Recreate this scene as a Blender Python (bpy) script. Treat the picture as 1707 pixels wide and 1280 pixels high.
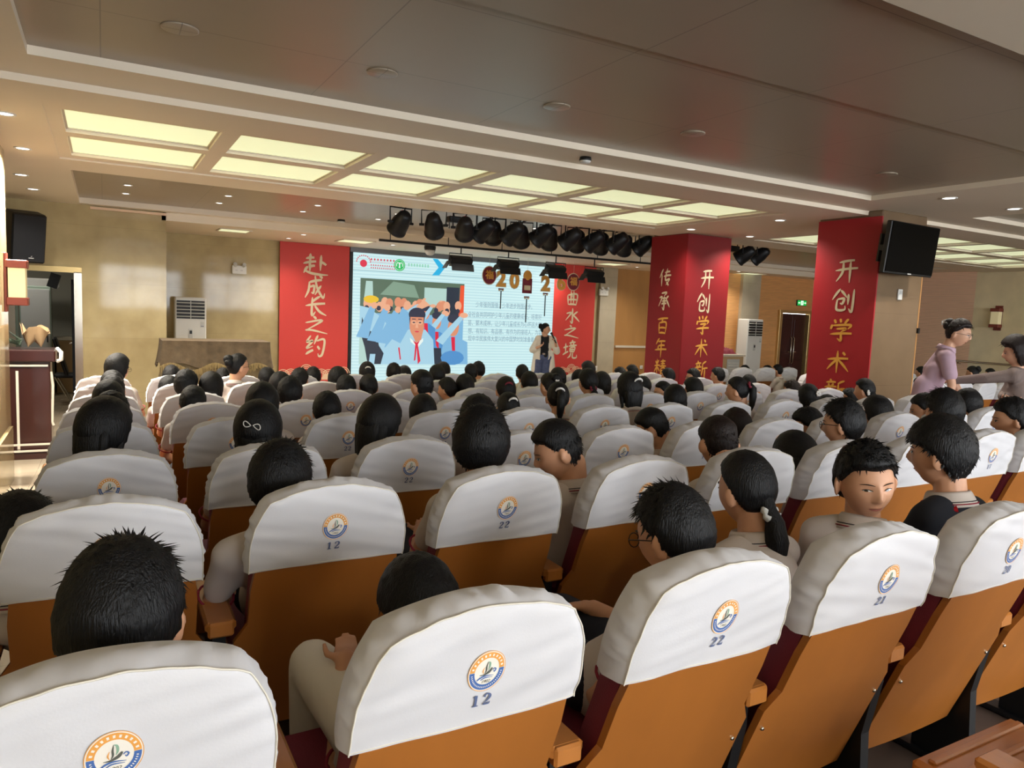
import bpy, math, random
from mathutils import Vector, Matrix, noise
PI = math.pi
random.seed(7)
for o in list(bpy.data.objects): bpy.data.objects.remove(o)
SC = bpy.context.scene
COL = SC.collection

# ------------------------------------------------------------------ camera, sky, daylight, exposure
CAM_H = 1.5
YAW, PITCH, ROLL, FPX = math.radians(29.2915), math.radians(5.77596), math.radians(2.45574), 1219.26
_fw = Vector((math.sin(YAW)*math.cos(PITCH), math.cos(YAW)*math.cos(PITCH), -math.sin(PITCH)))
_rt = Vector((math.cos(YAW), -math.sin(YAW), 0)); _up = _rt.cross(_fw)
CR = _rt*math.cos(ROLL) + _up*math.sin(ROLL)
CU = _up*math.cos(ROLL) - _rt*math.sin(ROLL)
cam = bpy.data.objects.new('camera', bpy.data.cameras.new('camera'))
COL.objects.link(cam)
cam.matrix_world = Matrix(((CR.x, CU.x, -_fw.x, 0), (CR.y, CU.y, -_fw.y, 0), (CR.z, CU.z, -_fw.z, CAM_H), (0, 0, 0, 1)))
cam.data.sensor_fit = 'HORIZONTAL'; cam.data.sensor_width = 36; cam.data.lens = FPX/1707*36
cam.data.clip_start = 0.02
SC.camera = cam
def ray(u, v):
    return CR*((u-853.5)/FPX) + CU*(-(v-640)/FPX) + _fw
def atY(u, v, Y):
    d = ray(u, v); t = Y/d.y; return Vector((d.x*t, Y, d.z*t + CAM_H))
def atX(u, v, X):
    d = ray(u, v); t = X/d.x; return Vector((X, d.y*t, d.z*t + CAM_H))
def atZ(u, v, Z):
    d = ray(u, v); t = (Z-CAM_H)/d.z; return Vector((d.x*t, d.y*t, Z))
def proj(p):
    q = Vector(p) - Vector((0, 0, CAM_H)); z = q.dot(_fw)
    if z < .05: return (-9999, -9999)
    return (853.5 + FPX*q.dot(CR)/z, 640 - FPX*q.dot(CU)/z)

world = bpy.data.worlds.new('daylight'); SC.world = world; world.use_nodes = True
WN = world.node_tree.nodes
WN['Background'].inputs[0].default_value = (0.90, 0.95, 1.0, 1)
WN['Background'].inputs[1].default_value = 5.0
SC.view_settings.view_transform = 'Standard'; SC.view_settings.look = 'None'
SC.view_settings.gamma = 1; SC.view_settings.use_curve_mapping = False
SC.view_settings.exposure = 0.28
try:
    SC.cycles.use_denoising = True
    SC.cycles.max_bounces = 6; SC.cycles.diffuse_bounces = 4; SC.cycles.glossy_bounces = 3
    SC.cycles.sample_clamp_indirect = 4
except Exception: pass
BACK_Y = -4.2; DL_W = 118
WINS = [(-0.1, 2.9), (3.7, 6.7), (7.5, 10.5), (11.3, 14.3)]      # daylight windows in the wall behind the seats
WZ0, WZ1 = 0.95, 2.5
for i, (a, b) in enumerate(WINS):
    l = bpy.data.lights.new('window_daylight', 'AREA'); l.shape = 'RECTANGLE'; l.size = b-a; l.size_y = WZ1-WZ0
    l.energy = 146; l.color = (0.90, 0.95, 1.0)
    lo = bpy.data.objects.new('window_daylight', l); COL.objects.link(lo)
    lo.location = ((a+b)/2, BACK_Y-0.05, (WZ0+WZ1)/2); lo.rotation_euler = (PI/2, 0, 0)

# ------------------------------------------------------------------ materials
MATS = {}
def s2l(c): return tuple((x/12.92 if x <= .04045 else ((x+.055)/1.055)**2.4) for x in c)
def hexc(h): return s2l(tuple(int(h[i:i+2], 16)/255 for i in (0, 2, 4)))
def mat(name, color, rough=.5, metal=0, spec=.5, var=0, scale=8, stretch=(1, 1, 1), bump=0, bscale=60, bstretch=(1, 1, 1), emit=0, coat=0, color2=None, sheen=0):
    m = bpy.data.materials.new(name); m.use_nodes = True
    nt = m.node_tree; b = nt.nodes['Principled BSDF']
    if isinstance(color, str): color = hexc(color)
    if isinstance(color2, str): color2 = hexc(color2)
    b.inputs['Base Color'].default_value = (*color, 1); b.inputs['Roughness'].default_value = rough
    b.inputs['Metallic'].default_value = metal; b.inputs['Specular IOR Level'].default_value = spec
    if coat: b.inputs['Coat Weight'].default_value = coat; b.inputs['Coat Roughness'].default_value = .08
    if sheen: b.inputs['Sheen Weight'].default_value = sheen
    tc = nt.nodes.new('ShaderNodeTexCoord')
    if var or color2:
        mp = nt.nodes.new('ShaderNodeMapping'); mp.inputs['Scale'].default_value = stretch
        nt.links.new(tc.outputs['Object'], mp.inputs[0])
        n = nt.nodes.new('ShaderNodeTexNoise'); n.inputs['Scale'].default_value = scale; n.inputs['Detail'].default_value = 6
        nt.links.new(mp.outputs[0], n.inputs['Vector'])
        r = nt.nodes.new('ShaderNodeValToRGB'); r.color_ramp.elements[0].position = .3; r.color_ramp.elements[1].position = .72
        c1 = tuple(max(0, x*(1-var)) for x in color); c2 = color2 or tuple(min(1, x*(1+var)) for x in color)
        r.color_ramp.elements[0].color = (*c1, 1); r.color_ramp.elements[1].color = (*c2, 1)
        nt.links.new(n.outputs['Fac'], r.inputs[0]); nt.links.new(r.outputs[0], b.inputs['Base Color'])
    if bump:
        mp = nt.nodes.new('ShaderNodeMapping'); mp.inputs['Scale'].default_value = bstretch
        nt.links.new(tc.outputs['Object'], mp.inputs[0])
        n = nt.nodes.new('ShaderNodeTexNoise'); n.inputs['Scale'].default_value = bscale; n.inputs['Detail'].default_value = 4
        nt.links.new(mp.outputs[0], n.inputs['Vector'])
        bp = nt.nodes.new('ShaderNodeBump'); bp.inputs['Strength'].default_value = bump; bp.inputs['Distance'].default_value = .01
        nt.links.new(n.outputs['Fac'], bp.inputs['Height']); nt.links.new(bp.outputs[0], b.inputs['Normal'])
    if emit:
        b.inputs['Emission Color'].default_value = (*color, 1); b.inputs['Emission Strength'].default_value = emit
    MATS[name] = m; return m
def tile_lines(m, sx, sy, axes=(0, 2), width=.004, dark=.6, bumpy=False):
    """thin joint lines on a grid in object space, multiplied into the surface colour"""
    nt = m.node_tree; b = nt.nodes['Principled BSDF']
    tc = nt.nodes.new('ShaderNodeTexCoord'); sp = nt.nodes.new('ShaderNodeSeparateXYZ'); nt.links.new(tc.outputs['Object'], sp.inputs[0])
    outs = []
    for ax, s in zip(axes, (sx, sy)):
        if not s: continue
        d = nt.nodes.new('ShaderNodeMath'); d.operation = 'DIVIDE'; d.inputs[1].default_value = s; nt.links.new(sp.outputs[ax], d.inputs[0])
        f = nt.nodes.new('ShaderNodeMath'); f.operation = 'FRACT'; nt.links.new(d.outputs[0], f.inputs[0])
        l = nt.nodes.new('ShaderNodeMath'); l.operation = 'LESS_THAN'; l.inputs[1].default_value = width/s; nt.links.new(f.outputs[0], l.inputs[0])
        outs.append(l)
    o = outs[0]
    if len(outs) > 1:
        mx = nt.nodes.new('ShaderNodeMath'); mx.operation = 'MAXIMUM'; nt.links.new(outs[0].outputs[0], mx.inputs[0]); nt.links.new(outs[1].outputs[0], mx.inputs[1]); o = mx
    mix = nt.nodes.new('ShaderNodeMixRGB'); mix.blend_type = 'MULTIPLY'
    nt.links.new(o.outputs[0], mix.inputs[0]); mix.inputs[2].default_value = (dark, dark, dark, 1)
    src = b.inputs['Base Color'].links
    if src: nt.links.new(src[0].from_socket, mix.inputs[1])
    else: mix.inputs[1].default_value = b.inputs['Base Color'].default_value
    nt.links.new(mix.outputs[0], b.inputs['Base Color'])

mat('marble', 'b3a076', .06, var=.12, scale=2.2, spec=.22, color2='c2b186')
tile_lines(MATS['marble'], 0, .82, dark=.8)
mat('marble_right', 'dccca6', .12, var=.08, scale=3, spec=.3)
mat('banner_column', '85191f', .5, spec=.35)
mat('marble_pale', 'b6ab95', .14, var=.08, scale=3)
tile_lines(MATS['marble_pale'], 0, .8, dark=.75)
mat('marble_brown', '75604a', .16, var=.10, scale=2.5, spec=.3)
tile_lines(MATS['marble_brown'], 0, .82, dark=.75)
mat('ceiling_paint', 'e6d9c4', .5, var=.02, scale=1)
mat('tray_panel', 'a09280', .30, spec=.4, var=.03, scale=.8)
tile_lines(MATS['tray_panel'], 1.18, 1.03, axes=(0, 1), width=.006, dark=.55)
mat('floor_tile', '9c8f7b', .16, var=.10, scale=3)
tile_lines(MATS['floor_tile'], .6, .6, axes=(0, 1), dark=.7)
mat('floor_step', '5a4a40', .5, var=.1)
mat('white_plastic', 'd9d8d2', .4)
mat('pale_grey', 'c2c2be', .45)
mat('white_trim', 'd2c9b8', .4)
mat('wood_slat', 'e3a769', .5, var=.10, scale=3, stretch=(1, 1, 14))
tile_lines(MATS['wood_slat'], 0, .033, axes=(0, 2), width=.007, dark=.55)
mat('wood_slat_pink', 'e8c0a2', .5, var=.06, scale=3, stretch=(1, 1, 14))
tile_lines(MATS['wood_slat_pink'], 0, .033, axes=(0, 2), width=.007, dark=.6)
mat('wood_wall', 'b3834c', .45, var=.08, scale=4, stretch=(1, 1, .3))
mat('steel', 'c9c2b4', .22, metal=1)
mat('brass_trim', 'cdb27a', .3, metal=.8)
mat('door_wood', '3b1413', .35, var=.25, scale=6, stretch=(1, 1, .12))
mat('black', '0b0c0e', .5)
mat('black_cloth', '15171c', .85)
mat('gloss_black', '020203', .3, spec=.04)
mat('dark_metal', '16181c', .45, metal=.3)
mat('grey_metal', '70747a', .4, metal=.5)
mat('seat_wood', 'ad6a2c', .34, var=.10, scale=5, stretch=(1.2, 1.2, .25), coat=.25)
mat('arm_wood', 'b87434', .3, var=.08, scale=6, stretch=(4, .4, 1), coat=.3)
mat('maroon', '782233', .75, bump=.15, bscale=300)
mat('cover_cloth', 'd8d7da', .85, spec=.2, bump=.03, bscale=260, sheen=.15)
mat('piping', 'e0dacb', .8)
mat('emblem_orange', 'f0a851', .7); mat('emblem_blue', '4a6fb0', .7); mat('emblem_pale', 'f6efe2', .7)
mat('emblem_dark', '5d5f57', .7); mat('emblem_green', '8fb29a', .7); mat('number_blue', '5e6c92', .7)
mat('skin', 'd39e7c', .5, var=.04, scale=20); mat('skin_pale', 'd2a284', .5)
mat('hair', '070709', .5, spec=.3, bump=.5, bscale=90, bstretch=(3, 3, .4)); mat('hair_brown', '1a0e0b', .5, spec=.3, bump=.5, bscale=90, bstretch=(3, 3, .4))
mat('shirt_white', 'cfc4bb', .85, sheen=.1); mat('shirt_navy', '161a24', .9); mat('shirt_lilac', 'b89cab', .9); mat('knit', '7d6e68', .95, bump=.4, bscale=160)
mat('trousers', '1a1d29', .85); mat('jeans', '4a5578', .85, var=.15, scale=20); mat('coat', 'e2dccf', .85); mat('stripe_red', '8d1f34', .8)
mat('red_scarf', 'c31420', .7); mat('lip', '9c5a4c', .5); mat('eye_white', 'e4ddd6', .3); mat('iris', '140c09', .2)
mat('clip_white', 'dedad4', .5); mat('tie_white', 'd6d8d6', .7, bump=.4, bscale=120); mat('tie_red', '7a1c30', .7)
mat('banner_red', 'cb403a', .5, spec=.35); mat('banner_deep', 'a01f28', .5, spec=.35)
mat('gold_pale', 'd9c9a8', .5); mat('gold', 'e2a544', .45); mat('cream_print', 'e8c7a6', .5)
mat('light_panel', 'e9f0c4', .5, emit=.60)
mat('downlight', 'fff8ee', .4, emit=5.0)
mat('lamp_paper', 'e9d9ac', .8, emit=.12)
mat('sconce_wood', '7a3324', .5)
mat('lectern_wood', '341512', .3, var=.2, scale=5, stretch=(1, 1, .2), coat=.3)
mat('paper', 'b99a72', .8); mat('leaf', '22331f', .6)
mat('drape', '8f8063', .9, var=.1, scale=6); mat('velvet', '5d4e3a', .95, var=.25, scale=10, bump=.4, bscale=30); mat('fringe', 'a08c60', .9)
mat('exit_green', '16a848', .4, emit=.9); mat('exit_white', 'e9fff0', .4, emit=.9)
mat('room_wall', '8d8a7d', .8); mat('room_glass', '9fb0a2', .15)
mat('red_led', 'ff2418', .3, emit=1.5)
for n, c in dict(scr_bg='c4e9ee', scr_line='8fb6c0', scr_text='7f9db0', scr_cyan='1fb4e6', scr_green='18c062', scr_red='e0304c', scr_white='eefaf4', scr_blue='7fb9e0', scr_blue2='4f93cf', scr_blue3='a9d6ea', scr_dark='1e2b3d', scr_tree='58705c', scr_tree2='84a28c', scr_pale='b6d8cf', scr_skin='e2936f', scr_skin2='f0b08c', scr_orange='f0552c', scr_scarf='e0143c', scr_yellow='f0c428', scr_hair='2a2f45', scr_stripe='d8f7f8').items():
    mat(n, c, .5, emit=.78)
for n in [k for k in MATS if k.startswith('scr_')]:
    MATS[n].node_tree.nodes['Principled BSDF'].inputs['Base Color'].default_value = (.02, .02, .02, 1)

# ------------------------------------------------------------------ mesh helpers
class MB:
    def __init__(s): s.v = []; s.f = []; s.m = []; s.mats = []; s.sm = []
    def mi(s, name):
        if name not in s.mats: s.mats.append(name)
        return s.mats.index(name)
    def add(s, vs, fs, m, smooth=False):
        k = len(s.v); s.v += [tuple(p) for p in vs]; i = s.mi(m)
        for f in fs: s.f.append(tuple(a+k for a in f)); s.m.append(i); s.sm.append(smooth)
        return s
    def box(s, c, d, m, rot=None, bev=0):
        x, y, z = (q/2 for q in d)
        if bev:
            b = min(bev, x*.9, y*.9, z*.9); vs = []
            for sx in (-1, 1):
                for sy in (-1, 1):
                    for sz in (-1, 1):
                        vs += [(sx*x, sy*(y-b), sz*(z-b)), (sx*(x-b), sy*y, sz*(z-b)), (sx*(x-b), sy*(y-b), sz*z)]
            def I(a, b_, c_, k): return ((a > 0)*4 + (b_ > 0)*2 + (c_ > 0))*3 + k
            fs = []
            for t in (-1, 1):
                fs.append([I(t, -1, -1, 0), I(t, 1, -1, 0), I(t, 1, 1, 0), I(t, -1, 1, 0)][::t])
                fs.append([I(-1, t, -1, 1), I(1, t, -1, 1), I(1, t, 1, 1), I(-1, t, 1, 1)][::-t])
                fs.append([I(-1, -1, t, 2), I(1, -1, t, 2), I(1, 1, t, 2), I(-1, 1, t, 2)][::t])
            for a in (-1, 1):
                for b2 in (-1, 1):
                    fs.append([I(a, b2, -1, 0), I(a, b2, -1, 1), I(a, b2, 1, 1), I(a, b2, 1, 0)])
                    fs.append([I(a, -1, b2, 0), I(a, -1, b2, 2), I(a, 1, b2, 2), I(a, 1, b2, 0)])
                    fs.append([I(-1, a, b2, 1), I(-1, a, b2, 2), I(1, a, b2, 2), I(1, a, b2, 1)])
                    for c2 in (-1, 1): fs.append([I(a, b2, c2, 0), I(a, b2, c2, 1), I(a, b2, c2, 2)])
        else:
            vs = [(a*x, b*y, c_*z) for a in (-1, 1) for b in (-1, 1) for c_ in (-1, 1)]
            fs = [(0, 1, 3, 2), (4, 6, 7, 5), (0, 4, 5, 1), (2, 3, 7, 6), (0, 2, 6, 4), (1, 5, 7, 3)]
        R = rot or Matrix.Identity(3)
        return s.add([R @ Vector(p) + Vector(c) for p in vs], fs, m)
    def quad(s, a, b, c, d, m): return s.add([a, b, c, d], [(0, 1, 2, 3)], m)
    def tube(s, pts, r, m, n=8, cap=True, smooth=True, flat=1):
        pts = [Vector(p) for p in pts]; rs = r if isinstance(r, (list, tuple)) else [r]*len(pts)
        vs, fs = [], []; prev = None
        for i, p in enumerate(pts):
            t = (pts[min(i+1, len(pts)-1)] - pts[max(i-1, 0)]).normalized()
            if prev is None:
                a = Vector((0, 0, 1)) if abs(t.z) < .9 else Vector((1, 0, 0)); nrm = t.cross(a).normalized()
            else: nrm = (prev - t*prev.dot(t)).normalized()
            prev = nrm; bn = t.cross(nrm)
            for k in range(n):
                a = 2*PI*k/n; vs.append(p + nrm*math.cos(a)*rs[i] + bn*math.sin(a)*rs[i]*flat)
        for i in range(len(pts)-1):
            for k in range(n): fs.append((i*n+k, i*n+(k+1) % n, (i+1)*n+(k+1) % n, (i+1)*n+k))
        s.add(vs, fs, m, smooth)
        if cap:
            s.add(vs[:n], [tuple(range(n))[::-1]], m); s.add(vs[-n:], [tuple(range(n))], m)
        return s
    def cyl(s, a, b, r, m, n=16): return s.tube([a, b], r, m, n)
    def lathe(s, prof, m, n=24, M=None, smooth=True):
        vs, fs = [], []
        for r, z in prof:
            for k in range(n): a = 2*PI*k/n; vs.append(Vector((r*math.cos(a), r*math.sin(a), z)))
        for i in range(len(prof)-1):
            for k in range(n): fs.append((i*n+k, i*n+(k+1) % n, (i+1)*n+(k+1) % n, (i+1)*n+k))
        if prof[0][0] > 0: fs.append(tuple(range(n))[::-1])
        if prof[-1][0] > 0: fs.append(tuple((len(prof)-1)*n+k for k in range(n)))
        if M: vs = [M @ p for p in vs]
        return s.add(vs, fs, m, smooth)
    def ell(s, c, r, m, n=16, k=10, M=None):
        vs, fs = [], []
        for i in range(k+1):
            th = PI*i/k
            for j in range(n):
                a = 2*PI*j/n; p = Vector((r[0]*math.sin(th)*math.cos(a), r[1]*math.sin(th)*math.sin(a), r[2]*math.cos(th)))
                vs.append((M @ p if M else p) + Vector(c))
        for i in range(k):
            for j in range(n): fs.append((i*n+j, (i+1)*n+j, (i+1)*n+(j+1) % n, i*n+(j+1) % n))
        return s.add(vs, fs, m, True)
    def capsule(s, a, b, ra, rb, m='skin', n=14):
        """tapered limb with round ends (closed), used for bodies that are then fused into one surface"""
        a = Vector(a); b = Vector(b); d = b-a; L = d.length or 1e-4; t = d/L
        q = t.to_track_quat('Z', 'Y').to_matrix(); prof = []
        for i in range(5): w = -PI/2 + PI/2*i/5; prof.append((ra*math.cos(w), ra*math.sin(w)))
        for i in range(1, 6): w = PI/2*i/5; prof.append((rb*math.cos(w), L+rb*math.sin(w)))
        prof.insert(5, (ra, 0)); prof.insert(6, (rb, L))
        prof[0] = (ra*.05, -ra); prof[-1] = (rb*.05, L+rb)
        return s.lathe(prof, m, n, Matrix.Translation(a) @ q.to_4x4())
    def grid(s, P, m, smooth=True, closed=False):
        nu = len(P); nv = len(P[0]); fs = []
        for i in range(nu if closed else nu-1):
            for j in range(nv-1): fs.append((i*nv+j, ((i+1) % nu)*nv+j, ((i+1) % nu)*nv+j+1, i*nv+j+1))
        return s.add([p for r in P for p in r], fs, m, smooth)
    def prism(s, poly, z0, z1, m, M=None):
        n = len(poly); vs = [Vector((x, y, z0)) for x, y in poly] + [Vector((x, y, z1)) for x, y in poly]
        if M: vs = [M @ p for p in vs]
        fs = [tuple(range(n))[::-1], tuple(range(n, 2*n))] + [(i, (i+1) % n, n+(i+1) % n, n+i) for i in range(n)]
        return s.add(vs, fs, m)
    def mesh(s, name):
        me = bpy.data.meshes.new(name); me.from_pydata(s.v, [], s.f)
        for n in s.mats: me.materials.append(MATS[n])
        me.polygons.foreach_set('material_index', s.m); me.polygons.foreach_set('use_smooth', s.sm); me.update()
        return me
def obj(name, mb, parent=None):
    o = bpy.data.objects.new(name, mb.mesh(name) if isinstance(mb, MB) else mb); COL.objects.link(o)
    if parent: o.parent = parent
    return o
def tag(o, label=None, cat=None, group=None, kind=None):
    if label: o['label'] = label
    if cat: o['category'] = cat
    if group: o['group'] = group
    if kind: o['kind'] = kind
    return o
def thing(name, label, cat, loc=(0, 0, 0), rot=(0, 0, 0), group=None):
    o = bpy.data.objects.new(name, None); COL.objects.link(o); o.location = loc; o.rotation_euler = rot; o.empty_display_size = .05
    return tag(o, label, cat, group)
def struct(name, mb): return tag(obj(name, mb), kind='structure')
def copy_tree(o, parent=None):
    c = o.copy(); COL.objects.link(c)
    if parent: c.parent = parent
    for ch in list(o.children): copy_tree(ch, c)
    return c
def fix_normals(me):
    import bmesh
    bm = bmesh.new(); bm.from_mesh(me); bmesh.ops.recalc_face_normals(bm, faces=bm.faces); bm.to_mesh(me); bm.free()
def text_mb(txt, size, m, extrude=.0, shear=0, offset=0, spacing=1.0):
    """text as faces in the xy plane, centred on the origin"""
    cu = bpy.data.curves.new('t', 'FONT'); cu.body = txt; cu.size = size; cu.align_x = 'CENTER'; cu.align_y = 'CENTER'
    cu.shear = shear; cu.offset = offset; cu.space_character = spacing; cu.extrude = extrude; cu.resolution_u = 3
    o = bpy.data.objects.new('t', cu); COL.objects.link(o)
    dg = bpy.context.evaluated_depsgraph_get(); me = o.evaluated_get(dg).to_mesh()
    mb = MB(); mb.add([v.co.copy() for v in me.vertices], [tuple(p.vertices) for p in me.polygons], m)
    o.evaluated_get(dg).to_mesh_clear(); bpy.data.objects.remove(o); bpy.data.curves.remove(cu)
    return mb
def crom(pts, n=6):
    out = []; P = [pts[0]] + list(pts) + [pts[-1]]
    for i in range(1, len(P)-2):
        for k in range(n):
            t = k/n; p = []
            for c in range(len(P[1])):
                a, b, d, e = P[i-1][c], P[i][c], P[i+1][c], P[i+2][c]
                p.append(.5*((2*b)+(-a+d)*t+(2*a-5*b+4*d-e)*t*t+(-a+3*b-3*d+e)*t**3))
            out.append(tuple(p))
    out.append(tuple(pts[-1])); return out

# ------------------------------------------------------------------ the hall
Z_BAND, Z_TRAY, Z_SOF, Z_REC, Z_FAR, Z_FTRAY, Z_STG = 2.77, 2.82, 2.725, 2.80, 2.75, 2.83, 2.63
FLOOR = [(-4.4, 0), (1.45, 0), (2.35, -.015), (3.15, -.08), (4.1, -.1), (4.95, -.155), (5.8, -.195), (6.7, -.22), (7.6, -.245), (8.5, -.30), (9.5, -.33), (12.2, -.34), (15, -.34)]
def floor_z(y):
    for (a, za), (b, zb) in zip(FLOOR, FLOOR[1:]):
        if y <= b: return za + (zb-za)*max(0, (y-a)/(b-a))
    return FLOOR[-1][1]
WX0, WX1 = -.76, 16.4
mb = MB()
for (a, za), (b, zb) in zip(FLOOR, FLOOR[1:]):
    w = -.3 if b < 8.6 else WX1+.1
    mb.quad((-3.4, a, za), (w, a, za), (w, b, zb), (-3.4, b, zb), 'floor_tile')
    if w < 0: mb.quad((w, a, za), (WX1+.1, a, za), (WX1+.1, b, zb), (w, b, zb), 'floor_step')
mb.quad((-3.4, 15, -.34), (.6, 15, -.34), (.6, 17.6, -.34), (-3.4, 17.6, -.34), 'floor_tile')
struct('floor', mb)
mb = MB(); mb.box((5.75, 13.55, -.31), (9.8, 2.7, .06), 'floor_tile'); struct('floor_stage', mb)

REC_L, REC_R = (-.34, 6.8, 5.92, 8.2), (8.75, 15.4, 5.92, 8.2)
def level(x, y):
    if y > 12.5: return Z_STG if x > .79 else Z_FAR
    if y > 8.88:
        for a, b in ((-.28, 7.15), (8.6, 15.6)):
            if a < x < b and 9.05 < y < 12.28: return Z_FTRAY
        return Z_FAR
    if y > 5.38:
        for a, b, c, d in (REC_L, REC_R):
            if a < x < b and c < y < d: return Z_REC
        return Z_SOF
    if 1.95 < y < 4.92:
        for a, b in ((-.345, 6.88), (8.7, 15.5)):
            if a < x < b: return Z_TRAY if y > 3.0 else Z_TRAY-.012
    return Z_BAND
xs = [-3.4, -.345, -.34, -.28, .79, 6.8, 6.88, 7.15, 8.6, 8.7, 8.75, 15.4, 15.5, 15.6, WX1+.1]
ys = [-4.4, 1.95, 3.0, 4.92, 5.38, 5.92, 8.2, 8.88, 9.05, 12.28, 12.5, 15, 17.6]
mb = MB()
L = [[level((xs[i]+xs[i+1])/2, (ys[j]+ys[j+1])/2) for j in range(len(ys)-1)] for i in range(len(xs)-1)]
for i in range(len(xs)-1):
    for j in range(len(ys)-1):
        z = L[i][j]; m = 'tray_panel' if z in (Z_TRAY, Z_TRAY-.012, Z_FTRAY) else 'ceiling_paint'
        mb.quad((xs[i], ys[j], z), (xs[i], ys[j+1], z), (xs[i+1], ys[j+1], z), (xs[i+1], ys[j], z), m)
        if i+1 < len(xs)-1 and L[i+1][j] != z:
            w = L[i+1][j]; mb.quad((xs[i+1], ys[j], z), (xs[i+1], ys[j+1], z), (xs[i+1], ys[j+1], w), (xs[i+1], ys[j], w), 'ceiling_paint')
        if j+1 < len(ys)-1 and L[i][j+1] != z:
            w = L[i][j+1]; mb.quad((xs[i], ys[j+1], z), (xs[i+1], ys[j+1], z), (xs[i+1], ys[j+1], w), (xs[i], ys[j+1], w), 'ceiling_paint')
struct('ceiling', mb)

def wall(name, a, b, z0, z1, m, t=.12, side=1):
    """solid upright wall between plan points a and b, its thickness to the left of a->b (side 1) or right"""
    a = Vector((*a, 0)); b = Vector((*b, 0)); d = (b-a).normalized(); n = Vector((-d.y, d.x, 0))*t*side
    mb = MB(); P = [a, b, b+n, a+n]
    mb.prism([(p.x, p.y) for p in (P if side > 0 else P[::-1])], z0, z1, m); return struct(name, mb)
wall('wall_left', (WX0, BACK_Y), (WX0, 8.1), -.34, 2.9, 'marble')
wall('wall_alcove', (-3.3, 8.1), (-3.3, 17.5), -.4, 2.9, 'room_wall')
# wall with the side door, in three pieces around the opening
mb = MB()
DX0, DX1, DZ = -1.16, -.33, 1.775
for x0, x1, z0, z1 in ((-3.3, DX0, -.4, 2.9), (DX1, .85, -.4, 2.9), (DX0, DX1, DZ, 2.9)):
    mb.box(((x0+x1)/2, 12.58, (z0+z1)/2), (x1-x0, .16, z1-z0), 'marble')
struct('wall_stage_left', mb)
wall('wall_stage_side', (.85, 12.66), (.85, 14.8), -.4, 2.7, 'marble')
wall('wall_front', (.73, 14.8), (11.15, 14.8), -.4, 2.7, 'marble')
wall('wall_front_wood', (11.15, 14.8), (13.3, 14.8), -.4, 2.7, 'wood_wall')
wall('wall_front_jog', (13.3, 14.9), (13.3, 13.3), -.4, 2.7, 'marble_pale', side=1)
mb = MB(); DRX0, DRX1, DRZ = 15.17, 16.34, 1.735
for x0, x1, z0, z1 in ((13.3, DRX0, -.4, 2.7), (DRX1, WX1+.2, -.4, 2.7), (DRX0, DRX1, DRZ, 2.7)):
    mb.box(((x0+x1)/2, 13.26, (z0+z1)/2), (x1-x0, .12, z1-z0), 'wood_slat')
struct('wall_front_right', mb)
wall('wall_right_wood', (WX1, 13.3), (WX1, 9.04), -.4, 2.9, 'wood_slat_pink')
wall('wall_right', (WX1, 9.04), (WX1, BACK_Y), -.4, 2.9, 'marble_right')
# back wall with daylight windows
mb = MB(); x = -.9
for a, b in WINS + [(WX1+.2, None)]:
    mb.box(((x+a)/2, BACK_Y-.1, 1.25), (a-x, .2, 3.3), 'marble_pale')
    if b is None: break
    mb.box(((a+b)/2, BACK_Y-.1, (WZ0-.4)/2), (b-a, .2, WZ0+.4), 'marble_pale'); mb.box(((a+b)/2, BACK_Y-.1, (WZ1+2.9)/2), (b-a, .2, 2.9-WZ1), 'marble_pale'); x = b
struct('wall_back', mb)
for i, (a, b) in enumerate(WINS):
    mb = MB(); c = (a+b)/2
    for k in range(4): mb.box((a+.03+(b-a-.06)*k/3, BACK_Y-.03, (WZ0+WZ1)/2), (.05, .05, WZ1-WZ0), 'white_plastic')
    for z in (WZ0+.025, WZ0+1.05, WZ1-.025): mb.box((c, BACK_Y-.03, z), (b-a, .048, .05), 'white_plastic')
    for k in range(19): mb.cyl((a+.1+(b-a-.2)*k/18, BACK_Y+.04, WZ0+.05), (a+.1+(b-a-.2)*k/18, BACK_Y+.04, WZ0+.75), .008, 'steel', 6)
    mb.box((c, BACK_Y+.04, WZ0+.76), (b-a-.1, .02, .02), 'steel')
    struct('window_%d' % (i+1), mb)

# columns
C1 = (7.47, 8.30, 8.25, 9.02); C2 = (7.50, 8.32, 5.20, 6.02)
for c, top in ((C1, Z_SOF+.05), (C2, Z_BAND)):
    mb = MB(); mb.box(((c[0]+c[1])/2, (c[2]+c[3])/2, (top-.4)/2), (c[1]-c[0], c[3]-c[2], top+.4), 'marble_brown', bev=.012)
    struct('column', mb)
# pale pilasters on the front wall, dado rails, skirting
mb = MB(); mb.box((10.87, 14.76, 1.15), (.5, .1, 2.96), 'marble_pale'); struct('trim_1', mb)
mb = MB(); mb.box((14.05, 13.16, 1.15), (.62, .1, 2.96), 'marble_pale'); struct('trim_2', mb)
mb = MB(); mb.box((12.25, 14.78, .70), (2.1, .05, .05), 'white_trim'); struct('trim_3', mb)
mb = MB(); mb.box((.35, 12.47, 2.715), (1.0, .05, .035), 'cream_print'); struct('trim_4', mb)
mb = MB(); mb.box((WX0+.008, 1.95, -.02), (.016, 12.3, .5), 'marble'); struct('baseboard_left', mb)

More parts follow.
